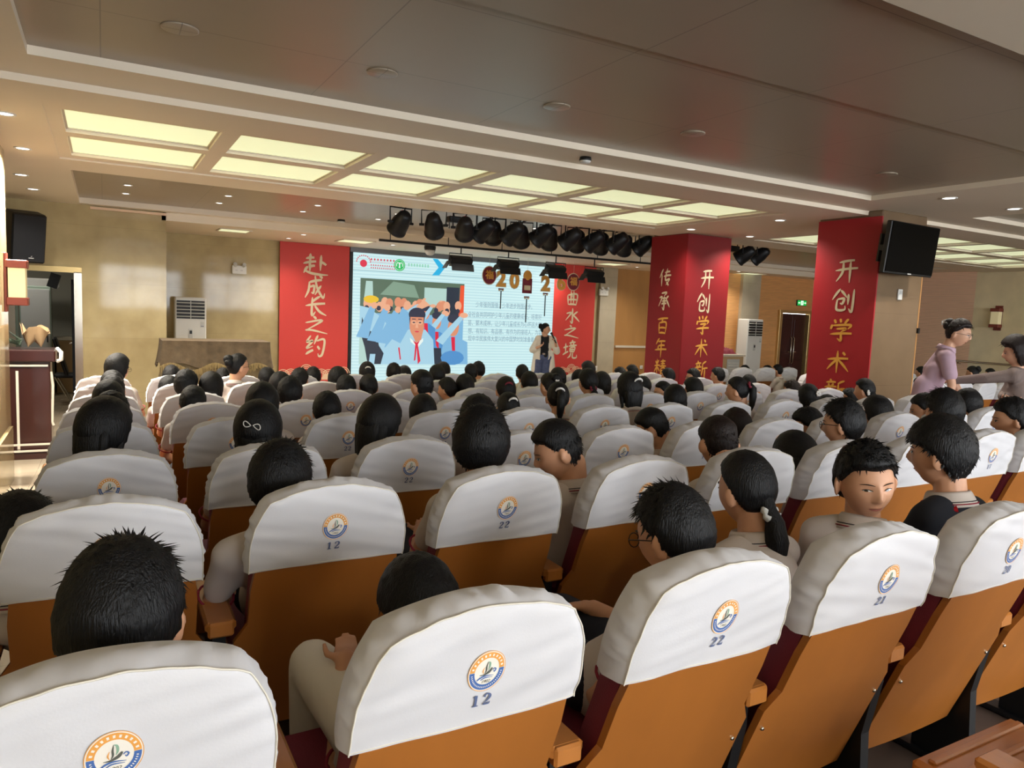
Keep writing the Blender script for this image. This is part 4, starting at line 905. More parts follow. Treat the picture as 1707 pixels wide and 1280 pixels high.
def emblem_mesh(seed, cx=.004, cz=.882, rx=.034, rz=.0385):
    mb = MB()
    for q in range(6): ring(mb, cx, cz, rx, rz, q/6*1.06, (q+1)/6*1.06, 0, 2*PI, 36, .0004, 'emblem_pale', seed)
    ring(mb, cx, cz, rx, rz, .70, .98, .05, PI-.05, 22, .0008, 'emblem_orange', seed); ring(mb, cx, cz, rx, rz, .70, .98, PI-.03, 2*PI+.03, 22, .0008, 'emblem_blue', seed)
    ring(mb, cx, cz, rx, rz, 1.03, 1.06, 0, 2*PI, 40, .0008, 'emblem_orange', seed)
    for k in range(11): a = PI*(.08+.84*k/10); ring(mb, cx, cz, rx, rz, .78, .90, a-.055, a+.055, 2, .0011, 'emblem_pale', seed)
    for k in range(24): a = PI*(1.05+.9*k/23); ring(mb, cx, cz, rx, rz, .80, .88, a-.028, a+.022, 1, .0011, 'emblem_pale', seed)
    R = .032
    stroke(mb, cx, cz, R, [(-.02, .60), (.10, .52), (.13, .25), (.06, .05)], [.01, .05, .05, .01], .0012, 'emblem_green', seed)
    stroke(mb, cx, cz, R, [(-.02, .60), (-.06, .3), (-.05, .05), (-.12, -.12)], [.01, .04, .04, .01], .0012, 'emblem_dark', seed)
    stroke(mb, cx, cz, R, [(-.17, .28), (-.24, .05), (-.18, -.14)], [.01, .03, .01], .0012, 'emblem_orange', seed)
    stroke(mb, cx, cz, R, [(-.42, -.20), (-.15, -.20), (.15, -.06), (.30, .16)], [.01, .04, .08, .04], .0012, 'emblem_dark', seed)
    stroke(mb, cx, cz, R, [(-.55, -.50), (-.30, -.34), (0, -.28), (.45, -.34)], [.03, .05, .035, .01], .0012, 'emblem_blue', seed)
    stroke(mb, cx, cz, R, [(-.32, -.52), (-.05, -.40), (.40, -.44)], [.02, .035, .01], .0012, 'emblem_blue', seed)
    stroke(mb, cx, cz, R, [(.34, .0), (.44, .10), (.54, .02), (.46, -.12), (.40, -.04)], [.02, .03, .035, .03, .01], .0012, 'emblem_blue', seed)
    t = text_mb('1902', .0085, 'emblem_dark', shear=.3)
    on_cover(mb, [(cx+p[0], cz-.021+p[1]) for p in t.v], .0012, 'emblem_dark', seed, t.f)
    return mb.mesh('emblem')
def D_(pts, w): return (pts, w)
DIGITS = {
'1': [D_([(.36, .02), (.36, .97)], [.10, .10]), D_([(.36, .94), (.14, .80)], [.06, .04]), D_([(.12, .04), (.60, .04)], [.045, .045])],
'2': [D_([(.13, .72), (.18, .90), (.36, .97), (.56, .86), (.56, .64), (.34, .36), (.10, .10)], [.09, .06, .05, .09, .10, .06, .04]), D_([(.09, .07), (.60, .07)], [.07, .08]), D_([(.60, .04), (.62, .26)], [.05, .03])],
'0': [D_([(.36, .97), (.12, .75), (.12, .25), (.36, .03), (.60, .25), (.60, .75), (.36, .97)], [.04, .10, .10, .04, .10, .10, .04])],
'3': [D_([(.13, .78), (.30, .96), (.54, .84), (.50, .60), (.30, .52)], [.08, .05, .10, .08, .04]), D_([(.30, .52), (.56, .42), (.56, .16), (.34, .03), (.12, .18)], [.04, .08, .10, .05, .08])],
'4': [D_([(.44, .02), (.44, .97)], [.09, .09]), D_([(.44, .95), (.08, .32)], [.04, .04]), D_([(.06, .30), (.64, .30)], [.05, .05]), D_([(.28, .04), (.62, .04)], [.04, .04])],
'5': [D_([(.16, .93), (.58, .93)], [.08, .06]), D_([(.18, .95), (.16, .54)], [.04, .04]), D_([(.16, .52), (.40, .62), (.60, .42), (.50, .10), (.30, .03), (.12, .16)], [.04, .06, .10, .09, .05, .08])],
'6': [D_([(.58, .86), (.40, .97), (.16, .70), (.12, .30), (.34, .03), (.58, .20), (.54, .48), (.34, .56), (.14, .40)], [.07, .05, .09, .10, .05, .09, .09, .05, .04])],
'7': [D_([(.10, .93), (.62, .93)], [.07, .07]), D_([(.60, .92), (.42, .50), (.34, .02)], [.04, .08, .11]), D_([(.10, .95), (.10, .76)], [.04, .03])],
'8': [D_([(.36, .52), (.15, .66), (.18, .90), (.36, .97), (.54, .90), (.57, .66), (.36, .52)], [.06, .09, .06, .04, .06, .09, .06]), D_([(.36, .52), (.10, .36), (.12, .10), (.36, .03), (.60, .10), (.62, .36), (.36, .52)], [.06, .10, .08, .04, .08, .10, .06])],
'9': [D_([(.14, .14), (.32, .03), (.56, .30), (.60, .70), (.38, .97), (.14, .80), (.18, .52), (.38, .44), (.58, .60)], [.07, .05, .09, .10, .05, .09, .09, .05, .04])],
}
_num = {}
def number_mesh(n, seed):
    """slab faced printed numerals below the emblem"""
    if (n, seed) not in _num:
        mb = MB(); R = .0235
        for k, ch in enumerate(str(n)):
            for pts, w in DIGITS[ch]: stroke(mb, .004+(-.0205+k*.0215), .811, R, pts, [q*1.05 for q in w], .0010, 'number_blue', seed)
        _num[(n, seed)] = mb.mesh('seat_number')
    return _num[(n, seed)]
NVAR = 5
COVERS = [cover_mesh(s) for s in range(NVAR)]; EMBLEMS = [emblem_mesh(s) for s in range(NVAR)]
def half_w(z):
    if z > .75: return .205
    if z > .585: return .212
    if z > .53: return .212+(.585-z)/.055*.034
    return .246
def seat_parts():
    P = {}
    zs = [.19, .25, .35, .45, .50, .53, .545, .56, .575, .585, .62, .70, .765, .80, .84]
    rows_b, rows_f = [], []
    for z in zs:
        w = half_w(z); y = prof(z) + (.006 if z > .8 else 0); rows_b.append([((-w+2*w*i/10)*(.96 if z > .83 else 1), y-.008*(1-abs(-1+2*i/10)**2)*(1 if z < .7 else .3), z) for i in range(11)]); rows_f.append([(-w+2*w*i/10, y+.02, z) for i in range(11)])
    mb = MB(); mb.grid(rows_b, 'seat_wood'); mb.grid(rows_f[::-1], 'seat_wood')
    for k in (0, -1):
        e = [[rb[k], rf[k]] for rb, rf in zip(rows_b, rows_f)]; mb.grid(e if k else e[::-1], 'seat_wood', smooth=False)
    mb.grid([[rows_b[0][i], rows_f[0][i]] for i in range(11)], 'seat_wood', smooth=False); mb.grid([[rows_b[-1][i], rows_f[-1][i]] for i in range(11)][::-1], 'seat_wood', smooth=False)
    P['back_panel'] = mb.mesh('back_panel'); fix_normals(P['back_panel'])
    mb = MB(); rows = []
    for z in (.40, .42, .5, .6, .7, .80, .86, .90):
        t = .085 if .42 <= z <= .86 else .06; y = prof(z)+.022; w = .206 if .42 <= z <= .80 else (.198 if z < .88 else .17)
        rows.append([(-w, y+.0, z), (-w, y+t*.75, z), (-w+.03, y+t, z), (0, y+t+.012, z), (w-.03, y+t, z), (w, y+t*.75, z), (w, y, z)])
    mb.grid(rows[::-1], 'maroon'); mb.add(rows[0], [tuple(range(7))], 'maroon'); mb.add(rows[-1], [tuple(range(7))[::-1]], 'maroon')
    mb.grid([[r[0], r[6]] for r in rows], 'maroon'); P['back_cushion'] = mb.mesh('back_cushion'); fix_normals(P['back_cushion'])
    mb = MB(); mb.box((0, .40, .415), (.44, .44, .10), 'maroon', bev=.03); mb.box((0, .40, .355), (.42, .42, .03), 'seat_wood', bev=.006); P['seat_base'] = mb.mesh('seat_base')
    mb = MB(); mb.box((0, .27, .583), (.084, .36, .03), 'arm_wood', bev=.008); mb.box((0, .10, .575), (.07, .03, .045), 'arm_wood', bev=.006); P['armrest'] = mb.mesh('armrest')
    mb = MB(); mb.prism([(.14, .0), (.34, .0), (.34, .3), (.30, .568), (.13, .568), (.13, .47), (.16, .3)], -.018, .018, 'black', Matrix(((0, 0, 1, 0), (1, 0, 0, 0), (0, 1, 0, 0), (0, 0, 0, 1)))); mb.box((0, .25, .012), (.08, .34, .024), 'black', bev=.008); P['leg'] = mb.mesh('leg')
    for s in (-1, 1): mb = MB(); mb.lathe([(0, -.004), (.004, -.0035), (.006, 0), (.006, .004)], 'steel', 10, Matrix.Translation((s*.225, prof(.47)-.003, .47)) @ Matrix.Rotation(-PI/2, 4, 'X')); P['bolt%d' % s] = mb.mesh('bolt')
    return P
SP = seat_parts()
SEATS = {}
def make_seat(x, y, z, row, k, label, group, number=None, left_arm=False, detail=2, tilt=0):
    s = (row*3+k*2+(row*k) % 3) % NVAR
    t = thing('auditorium_seat', label, 'seat', (x, y, z), (0, 0, tilt), group=group)
    for n in ('back_panel', 'back_cushion', 'seat_base'): obj(n, SP[n], t)
    a = obj('armrest', SP['armrest'], t); a.location = (.28, 0, 0); a = obj('leg', SP['leg'], t); a.location = (.28, 0, 0)
    if left_arm: a = obj('armrest', SP['armrest'], t); a.location = (-.28, 0, 0); a = obj('leg', SP['leg'], t); a.location = (-.28, 0, 0)
    c = obj('seat_cover', COVERS[s][0], t); c['label'] = 'white cloth cover'
    obj('seam', COVERS[s][1], c)
    if detail > 0: obj('emblem', EMBLEMS[s], c)
    if number: obj('seat_number', number_mesh(number, s), c)
    if detail > 1:
        for b in (-1, 1): obj('bolt', SP['bolt%d' % b], t)
    SEATS[(row, k)] = t; return t
ROWN = ['nearest row', 'second row', 'third row', 'fourth row', 'fifth row', 'sixth row', 'seventh row', 'eighth row']
rnd = random.Random(5)
for r, y in enumerate(ROW_Y):
    for k in range(12):
        u, v = proj((k*SEAT_DX-.22, y, floor_z(y)+.9)); u2, v2 = proj((k*SEAT_DX-.27, y+.1, floor_z(y)+.5))
        if min(u, u2) > 1720 or v > 1500 and v2 > 1500: continue
        num = ([11, 12]+list(range(22, 11, -1)))[k]
        if r == 3: num = [11, 22, 22, 21, 22, 19, 18, 17, 16, 15, 14, 13][k]
        lab = 'white covered seat, %s from the left in the %s of the main block' % (ORD[k], ROWN[r])
        if r < 2: lab = 'white covered wooden seat numbered %d in the %s from the camera' % (num, ROWN[r])
        make_seat(k*SEAT_DX+rnd.uniform(-.006, .006), y, floor_z(y), r, k, lab, 'white covered seats of the main block', num if r < 4 else None, k == 0, 2 if r < 3 else (1 if r < 6 else 0), rnd.uniform(-.012, .012))
s0 = make_seat(1.93, .34, floor_z(.3), 20, 1, 'seat at the bottom right corner with only its wooden armrest showing', 'white covered seats behind the camera', None, True, 0)
for c in [c for c in s0.children if c.name.startswith('seat_base')]: bpy.data.objects.remove(c)
mb = MB(); mb.box((0, .42, .43), (.44, .44, .05), 'seat_wood', bev=.012)
for k in range(7): mb.box((0, .24+.06*k, .458), (.40, .02, .012), 'seat_wood', bev=.004)
obj('seat_base', mb, s0)
for r, y in enumerate((5.3, 6.2, 7.1)):
    for k in range(5):
        make_seat(8.95+k*SEAT_DX, y, floor_z(y), 30+r, k, 'white covered seat of the right block, %s row, %s from the columns' % (('near', 'middle', 'far')[r], ORD[k]), 'white covered seats of the right block', None, k == 0, 0)
for k in range(4):
    make_seat(8.9+k*SEAT_DX, 8.9, floor_z(8.9), 34, k, 'white covered seat between the two columns near the dark red door, %s from left' % ORD[k], 'white covered seats near the red door', None, k == 0, 0)

# ------------------------------------------------------------------ people
def ga(a, b, c, x, s): return math.exp(-(((a-b)/c)**2+((x)/s)**2))
def head_pt(d, adult=0):
    dx, dy, dz = d; x, y, z = .077*dx, .093*dy, .112*dz
    f = max(0, -dz)
    x *= 1-.23*f**1.7; y *= (1-.10*f) if dy > 0 else (1-.46*f**1.1)
    if dy > 0:
        k = min(1, dy*2); ax = abs(x)
        y -= .004*k*max(0, dz)
        y += k*(.023*ga(x, 0, .0125, z+.020, .017) + .008*ga(x, 0, .009, z-.004, .022) - .007*ga(ax, .031, .017, z-.008, .012) + .004*ga(ax, .036, .022, z+.03, .022)
             + .0055*ga(x, 0, .021, z+.0545, .006) + .0055*ga(x, 0, .018, z+.066, .0055) - .003*ga(x, 0, .025, z+.060, .002) + .007*ga(x, 0, .024, z+.094, .014) + .003*ga(ax, .03, .02, z-.028, .008) + .006*ga(ax, .010, .006, z+.030, .006))
    return Vector((x, y, z))
def head_mb(mb, M, n=44, k=36):
    P = []
    for i in range(k+1):
        th = PI*min(max(i/k, .004), .996); P.append([M @ head_pt((math.sin(th)*math.sin(2*PI*j/n), math.sin(th)*math.cos(2*PI*j/n), math.cos(th))) for j in range(n)])
    fs = []; vs = [p for r in P for p in r]
    for i in range(k):
        for j in range(n): fs.append((i*n+j, (i+1)*n+j, (i+1)*n+(j+1) % n, i*n+(j+1) % n))
    fs += [tuple(range(n)), tuple(k*n+j for j in range(n))[::-1]]
    mb.add(vs, fs, 'skin', True)
    for s in (-1, 1):
        E = M @ Matrix.Translation((s*.085, -.014, -.014)) @ Matrix.Rotation(-s*.5, 4, 'Z') @ Matrix.Rotation(-.12, 4, 'X')
        mb.ell((0, 0, 0), (.0085, .021, .034), 'skin', 14, 10, E.to_3x3())
        n_ = 14*11
        for q in range(n_): mb.v[-n_+q] = tuple(Vector(mb.v[-n_+q])+E.translation)
def fuse(mb, voxel, name, m, it=3, fac=.5):
    me0 = mb.mesh('tmp'); o = bpy.data.objects.new('tmp', me0); COL.objects.link(o)
    r = o.modifiers.new('r', 'REMESH'); r.mode = 'VOXEL'; r.voxel_size = voxel; r.use_smooth_shade = True
    if it: s = o.modifiers.new('s', 'SMOOTH'); s.factor = fac; s.iterations = it
    dg = bpy.context.evaluated_depsgraph_get(); me = bpy.data.meshes.new_from_object(o.evaluated_get(dg)); me.name = name
    bpy.data.objects.remove(o); bpy.data.meshes.remove(me0); me.materials.clear(); me.materials.append(MATS[m])
    me.polygons.foreach_set('use_smooth', [True]*len(me.polygons)); me.polygons.foreach_set('material_index', [0]*len(me.polygons)); return me
def sstep(x): x = max(0, min(1, x)); return x*x*(3-2*x)
def hair_line(d, style):
    dy = d[1]; ax = abs(d[0])
    pts = [(-1, -.080), (-.6, -.076), (-.25, -.035), (0, .004), (.2, .020), (.45, .052), (.7, .062), (1, .060)]
    if style in ('bob', 'long'): pts = [(-1, -.12), (-.3, -.12), (0, -.085), (.15, -.02), (.35, .045), (.7, .06), (1, .058)]
    if style in ('pony', 'pony2', 'bun'): pts = [(-1, -.070), (-.6, -.062), (-.25, -.02), (0, .016), (.2, .034), (.45, .060), (1, .068)]
    if style == 'fringe': pts = [(-1, -.078), (-.6, -.076), (-.25, -.03), (0, .0), (.3, .022), (.6, .034), (1, .034)]
    for (a, za), (b, zb) in zip(pts, pts[1:]):
        if dy <= b: return za+(zb-za)*(dy-a)/(b-a)
    return pts[-1][1]
def hair_mesh(style, M, seed=0, locks=0, vol=1.0, mname='hair', n=56, k=44):
    mb = MB(); P = []; base = {'boy': .013, 'fringe': .017, 'fade': .008, 'pony': .010, 'bun': .010, 'bob': .022, 'long': .020}.get(style, .013)*vol
    rows = []
    for i in range(k+1):
        th = PI*min(max(i/k, .004), .996); r = []
        for j in range(n):
            d = (math.sin(th)*math.sin(2*PI*j/n), math.sin(th)*math.cos(2*PI*j/n), math.cos(th)); p = head_pt(d)
            w = sstep((p.z-hair_line(d, style))/.022+.3); t = base*(1+.7*max(0, d[2])) + (.006 if d[1] < -.2 and style == 'boy' else 0)
            if style == 'fade': t = .004+.016*sstep((d[2]-.15)/.5)
            nn = Vector((d[0]/.077, d[1]/.093, d[2]/.112)).normalized()
            amp = .0035 if style in ('boy', 'fringe') else .0018
            t += amp*noise.noise((d[0]*6+seed, d[1]*6, d[2]*6)) + amp*.7*noise.noise((d[0]*19, d[1]*19+seed, d[2]*9))
            r.append(M @ (p + nn*(t*w - .007*(1-w))))
        rows.append(r)
    fs = []
    for i in range(k):
        for j in range(n): fs.append((i*n+j, (i+1)*n+j, (i+1)*n+(j+1) % n, i*n+(j+1) % n))
    fs += [tuple(range(n)), tuple(k*n+j for j in range(n))[::-1]]
    mb.add([p for r in rows for p in r], fs, mname, True)
    rd = random.Random(seed+11); cr = Vector((.012, -.055, .105))
    made = 0
    while made < locks:
        th = math.acos(rd.uniform(-.75, 1)); a = rd.uniform(0, 2*PI); d = (math.sin(th)*math.sin(a), math.sin(th)*math.cos(a), math.cos(th)); p = head_pt(d)
        if p.z < hair_line(d, style)+.004: continue
        made += 1
        nn = Vector((d[0]/.077, d[1]/.093, d[2]/.112)).normalized(); t = base*(1+.7*max(0, d[2]))*.75; q = p+nn*t
        fl = (q-cr); fl = (fl-nn*fl.dot(nn)); fl = fl.normalized() if fl.length > 1e-4 else Vector((0, 1, 0))
        fl = (fl + Vector((rd.uniform(-.5, .5), rd.uniform(-.5, .5), rd.uniform(-.3, .3)))*.7).normalized(); side = fl.cross(nn).normalized()
        up = max(0, d[2]); ln = rd.uniform(.012, .026)*vol*(1.1 if up > .5 else .75); lift = (.62*up**1.5+.10) if style == 'boy' else .2
        w = rd.uniform(.0022, .0042); mid = q+fl*ln*.5+nn*ln*lift*.6; tip = q+fl*ln+nn*ln*lift
        vs = [q-side*w, q+side*w, q-nn*.003, mid-side*w*.6, mid+side*w*.6, mid-nn*.002, tip]
        mb.add([M @ v for v in vs], [(0, 1, 4, 3), (1, 2, 5, 4), (2, 0, 3, 5), (3, 4, 6), (4, 5, 6), (5, 3, 6)], mname)
    def strands(pts, r, flat=1): mb.tube([M @ Vector(p) for p in pts], r, mname, 14, flat=flat)
    if style == 'pony':
        strands([(0, -.085, .045), (0, -.115, .05), (.002, -.135, .02), (.004, -.130, -.05), (0, -.12, -.12), (0, -.115, -.17)], [.018, .022, .030, .032, .024, .004])
    if style == 'pony2': strands([(0, -.075, -.02), (0, -.098, -.055), (.004, -.112, -.09), (.006, -.114, -.15), (.004, -.108, -.22), (.002, -.104, -.27)], [.03, .022, .030, .038, .030, .004])
    if style == 'bun': mb.ell(tuple(M @ Vector((0, -.095, .075))), (.045, .04, .042), mname, 16, 10); mb.ell(tuple(M @ Vector((.02, -.10, .045))), (.04, .035, .04), mname, 14, 8)
    if style in ('bob', 'long'):
        L = -.135 if style == 'bob' else -.26
        for s in (-1, 1): strands([(s*.06, .01, .06), (s*.078, -.005, .0), (s*.078, -.014, -.06), (s*.066, -.02, L*.85)], [.02, .022, .020, .004], .7)
        strands([(0, -.06, .05), (0, -.085, -.01), (0, -.082, -.07), (0, -.066, L)], [.045, .06, .058, .02], .4)
        for s in (-1, 1): strands([(s*.04, -.05, .05), (s*.052, -.062, -.02), (s*.048, -.058, -.075), (s*.036, -.05, L*.97)], [.028, .036, .034, .008], .7)
    return mb.mesh('hair')
def face_parts(M, o, glasses=False, squint=1.0, gaze=0):
    """eyes, brows and lips laid on the head surface"""
    def on(x, z, lift):
        dz = z/.112; r = math.sqrt(max(0, 1-dz*dz)); dx = max(-1, min(1, x/(.077*(1-.23*max(0, -dz)**1.7))/max(r, 1e-3)))*r; dy = math.sqrt(max(0, 1-dz*dz-dx*dx)); p = head_pt((dx, dy, dz)); p.x = x; return M @ (p+Vector((0, lift, 0)))
    for s in (-1, 1):
        mb = MB(); n = 14; cx = s*.031
        top = [(cx-.0135+.027*i/n, .004+(.0052*squint)*math.sin(PI*i/n)**.8) for i in range(n+1)]; bot = [(cx-.0135+.027*i/n, .004-(.0040*squint)*math.sin(PI*i/n)) for i in range(n+1)]
        mb.add([on(x, z, .0040) for x, z in top]+[on(x, z, .0040) for x, z in bot], [(i, i+1, n+2+i, n+1+i) for i in range(n)], 'eye_white', True)
        mb.add([on(cx+gaze+.0054*math.cos(2*PI*i/12), .0042+.0046*squint*math.sin(2*PI*i/12), .0050) for i in range(12)], [tuple(range(12))], 'iris')
        mb.tube([on(x, z+.0008, .0048) for x, z in top], [.0006]+[.0012]*(n-1)+[.0006], 'iris', 5)
        obj('eye', mb, o)
        mb = MB(); mb.tube([on(cx-.019+.038*i/8, .021+.004*math.sin(PI*i/8)-s*0, .0026) for i in range(9)], [.0012, .0022, .0026, .0028, .0028, .0026, .0022, .0016, .0008], 'hair', 6, flat=.5); obj('eyebrow', mb, o)
    mb = MB(); n = 12
    a = [(-.020+.040*i/n, -.0595+.0048*math.sin(PI*i/n)*(1-.25*math.exp(-((i-n/2)/1.2)**2))) for i in range(n+1)]; b = [(-.020+.040*i/n, -.0605) for i in range(n+1)]; c = [(-.020+.040*i/n, -.0615-.0055*math.sin(PI*i/n)) for i in range(n+1)]
    for A, B in ((a, b), (b, c)): mb.add([on(x, z, .0032) for x, z in A]+[on(x, z, .0026) for x, z in B], [(i, i+1, n+2+i, n+1+i) for i in range(n)], 'lip', True)
    obj('lips', mb, o)
    if glasses:
        mb = MB()
        for s in (-1, 1):
            pts = [M @ Vector((s*.033+.022*math.cos(2*PI*i/16), .098, .002+.018*math.sin(2*PI*i/16))) for i in range(17)]; mb.tube(pts, .0014, 'dark_metal', 6)
            mb.tube([M @ Vector((s*.055, .097, .006)), M @ Vector((s*.083, .05, .008)), M @ Vector((s*.086, -.012, .002))], .0016, 'dark_metal', 6)
        mb.tube([M @ Vector((-.011, .099, .004)), M @ Vector((.011, .099, .004))], .0014, 'dark_metal', 6); obj('glasses', mb, o)
def hand(mb, wrist, d, side, up, curl=.5, s=1.0):
    """palm, four bent fingers of different length and a thumb from the side of the palm"""
    d = Vector(d).normalized(); side = Vector(side).normalized(); up = d.cross(side).normalized(); w = Vector(wrist)
    mb.capsule(w, w+d*.03*s, .019*s, .024*s)
    for k in range(4):
        o = side*(-.027+.018*k)*s; mb.capsule(w+d*.02*s+o*.6, w+d*.068*s+o, .0125*s, .0115*s, n=10)
        L = (.062, .072, .068, .052)[k]*s; p = w+d*.07*s+o; ang = 0
        for q, f in enumerate((.45, .32, .23)):
            ang += curl*(.5, .9, .7)[q]; v = (d*math.cos(ang) - up*math.sin(ang)); e = p+v*L*f; mb.capsule(p, e, (.0098-.0010*q)*s, (.0088-.0010*q)*s, n=10); p = e
    p = w+d*.02*s-side*.024*s; v = (d*.55-side*.8-up*.25).normalized(); e = p+v*.034*s; mb.capsule(p, e, .0125*s, .0105*s, n=10); v2 = (d*.9-side*.25-up*.5).normalized(); mb.capsule(e, e+v2*.032*s, .0105*s, .0085*s, n=10)
def head_M(H, yaw, pitch, roll): return Matrix.Translation(H) @ Matrix.Rotation(yaw, 4, 'Z') @ Matrix.Rotation(roll, 4, 'Y') @ Matrix.Rotation(-pitch, 4, 'X')
def seated(H, P, yaw=0, pitch=0, roll=0, tyaw=None, s=1.0, style='boy', shirt='shirt_white', voxel=.009, locks=0, seed=0, face=True, glasses=False, collar=True, vol=1.0, hands=True, stripe='stripe_red', scarf=False, squint=1.0, sleeve=.6, hairmat='hair', legmat='trousers', gaze=0):
    """a seated pupil: one continuous body with hair, shirt, collar and trousers as children. H head centre, P pelvis, both in local space"""
    H = Vector(H); P = Vector(P); M = head_M(H, yaw, pitch, roll); M = M @ Matrix.Scale(s, 4); ty = yaw*.35 if tyaw is None else tyaw
    N = M @ Vector((0, -.028, -.085)); T = N + Vector((0, -.015, -.085))*s - (H-P)*Vector((0, 0, 0)).length
    ax = Vector((math.cos(ty), math.sin(ty), 0)); fw = Vector((-math.sin(ty), math.cos(ty), 0))
    C = T.lerp(P, .32); Wt = T.lerp(P, .68)+fw*-.01
    sh = {q: T+ax*q*.135*s+Vector((0, 0, -.036*s)) for q in (-1, 1)}
    b = MB(); head_mb(b, M)
    b.capsule(N+Vector((0, .0, .02)), T, .050*s, .056*s)
    def torso(mb, e):
        mb.capsule(T+Vector((0, 0, -.03)), C, .070*s+e, .095*s+e); mb.capsule(C+ax*.045*s, Wt+ax*.03*s, .078*s+e, .085*s+e); mb.capsule(C-ax*.045*s, Wt-ax*.03*s, .078*s+e, .085*s+e); mb.capsule(Wt+ax*.035*s, P+ax*.05*s, .085*s+e, .10*s+e); mb.capsule(Wt-ax*.035*s, P-ax*.05*s, .085*s+e, .10*s+e)
        for q in (-1, 1): mb.capsule(N.lerp(T, .75)-Vector((0, 0, .012)), sh[q].lerp(T, .35), .040*s+e, .052*s+e)
        for q in (-1, 1): mb.capsule(T+ax*q*.03*s-Vector((0, 0, .012*s)), sh[q], .055*s+e*.8, .050*s+e)
    torso(b, 0)
    sb = MB(); torso(sb, .010)
    tr = MB()
    for q in (-1, 1):
        E = sh[q]+ax*q*.055+fw*.10+Vector((0, 0, -.20*s)); Wr = P+ax*q*.085+fw*.22+Vector((0, 0, .085)); 
        b.capsule(sh[q], E, .043*s, .034*s); b.capsule(E, Wr, .034*s, .024*s)
        sb.capsule(sh[q], sh[q].lerp(E, sleeve), .052*s, .050*s)
        if shirt in ('shirt_navy', 'black_cloth'): sb.capsule(sh[q].lerp(E, sleeve), E, .050*s, .045*s); sb.capsule(E, E.lerp(Wr, .92), .045*s, .034*s)
        if hands: hand(b, Wr, fw-ax*q*.35+Vector((0, 0, -.12)), ax*q*-1, None, .35, .85*s)
        hp = P+ax*q*.085+fw*.03; kn = P+ax*q*.11+fw*.40+Vector((0, 0, -.005)); an = Vector((kn.x, kn.y, .09))-fw*.02
        b.capsule(hp, kn, .075*s, .052*s); b.capsule(kn, an, .050*s, .034*s); b.capsule(an+Vector((0, 0, -.035)), an+fw*.13+Vector((0, 0, -.05)), .035, .028)
        tr.capsule(hp, kn, .088*s, .066*s); tr.capsule(kn, an+Vector((0, 0, .03)), .066*s, .058*s)
    body = fuse(b, voxel, 'person', 'skin', 2 if voxel < .008 else 1, .4)
    o = obj('person', body)
    obj('hair', hair_mesh(style, M, seed, locks, vol, hairmat), o)
    obj('shirt', fuse(sb, .012, 'shirt', shirt, 22), o); obj('trousers', fuse(tr, .016, 'trousers', legmat, 4), o)
    if collar:
        K = Matrix.Translation(T+Vector((0, .004, .0))) @ Matrix.Rotation(ty, 4, 'Z') @ Matrix.Rotation(-.22, 4, 'X')
        mb = MB(); cm = 'shirt_white'
        prof_ = [(.060*s, .040), (.066*s, .048), (.072*s, .040), (.086*s, .004), (.088*s, -.004), (.080*s, -.002), (.066*s, .02)]
        mb.lathe(prof_+[prof_[0]], cm, 26, K); 
        c = obj('collar', mb, o)
        if stripe: mb = MB(); mb.tube([K @ Vector((.087*s*math.cos(2*PI*i/26), .087*s*math.sin(2*PI*i/26), .006)) for i in range(27)], .0022, stripe, 6, cap=False); mb.tube([K @ Vector((.0835*s*math.cos(2*PI*i/26), .0835*s*math.sin(2*PI*i/26), .014)) for i in range(27)], .0016, 'shirt_navy', 6, cap=False); obj('collar_stripe', mb, c)
        for q in (-1, 1):
            if stripe and shirt == 'shirt_white':
                E = sh[q]+ax*q*.055+fw*.10+Vector((0, 0, -.20*s)); a = sh[q].lerp(E, sleeve); dd = (E-sh[q]).normalized(); qm = dd.to_track_quat('Z', 'Y').to_matrix()
                mb = MB(); mb.tube([a+dd*.03+qm @ Vector((.0525*s*math.cos(2*PI*i/18), .0525*s*math.sin(2*PI*i/18), 0)) for i in range(19)], .004, stripe, 6, cap=False); obj('sleeve_stripe', mb, o)
        if scarf:
            mb = MB(); mb.tube([K @ Vector((.080*s*math.cos(a_), .080*s*math.sin(a_), .0+.01*math.sin(3*a_))) for a_ in [PI*(-.25+1.5*i/20) for i in range(21)]], [.012+.006*math.sin(i) for i in range(21)], 'red_scarf', 10, flat=.7)
            mb.tube([K @ Vector((.0, .085*s, .0)), K @ Vector((.01, .11*s, -.05)), K @ Vector((.02, .10*s, -.15))], [.012, .022, .012], 'red_scarf', 10, flat=.5)
            mb.ell(tuple(K @ Vector((.07*s, .055*s, .006))), (.03, .03, .022), 'red_scarf', 12, 8); obj('neckerchief', mb, o)
    if face: face_parts(M, o, glasses, squint, gaze)
    o['_'] = 0; del o['_']
    return o, M
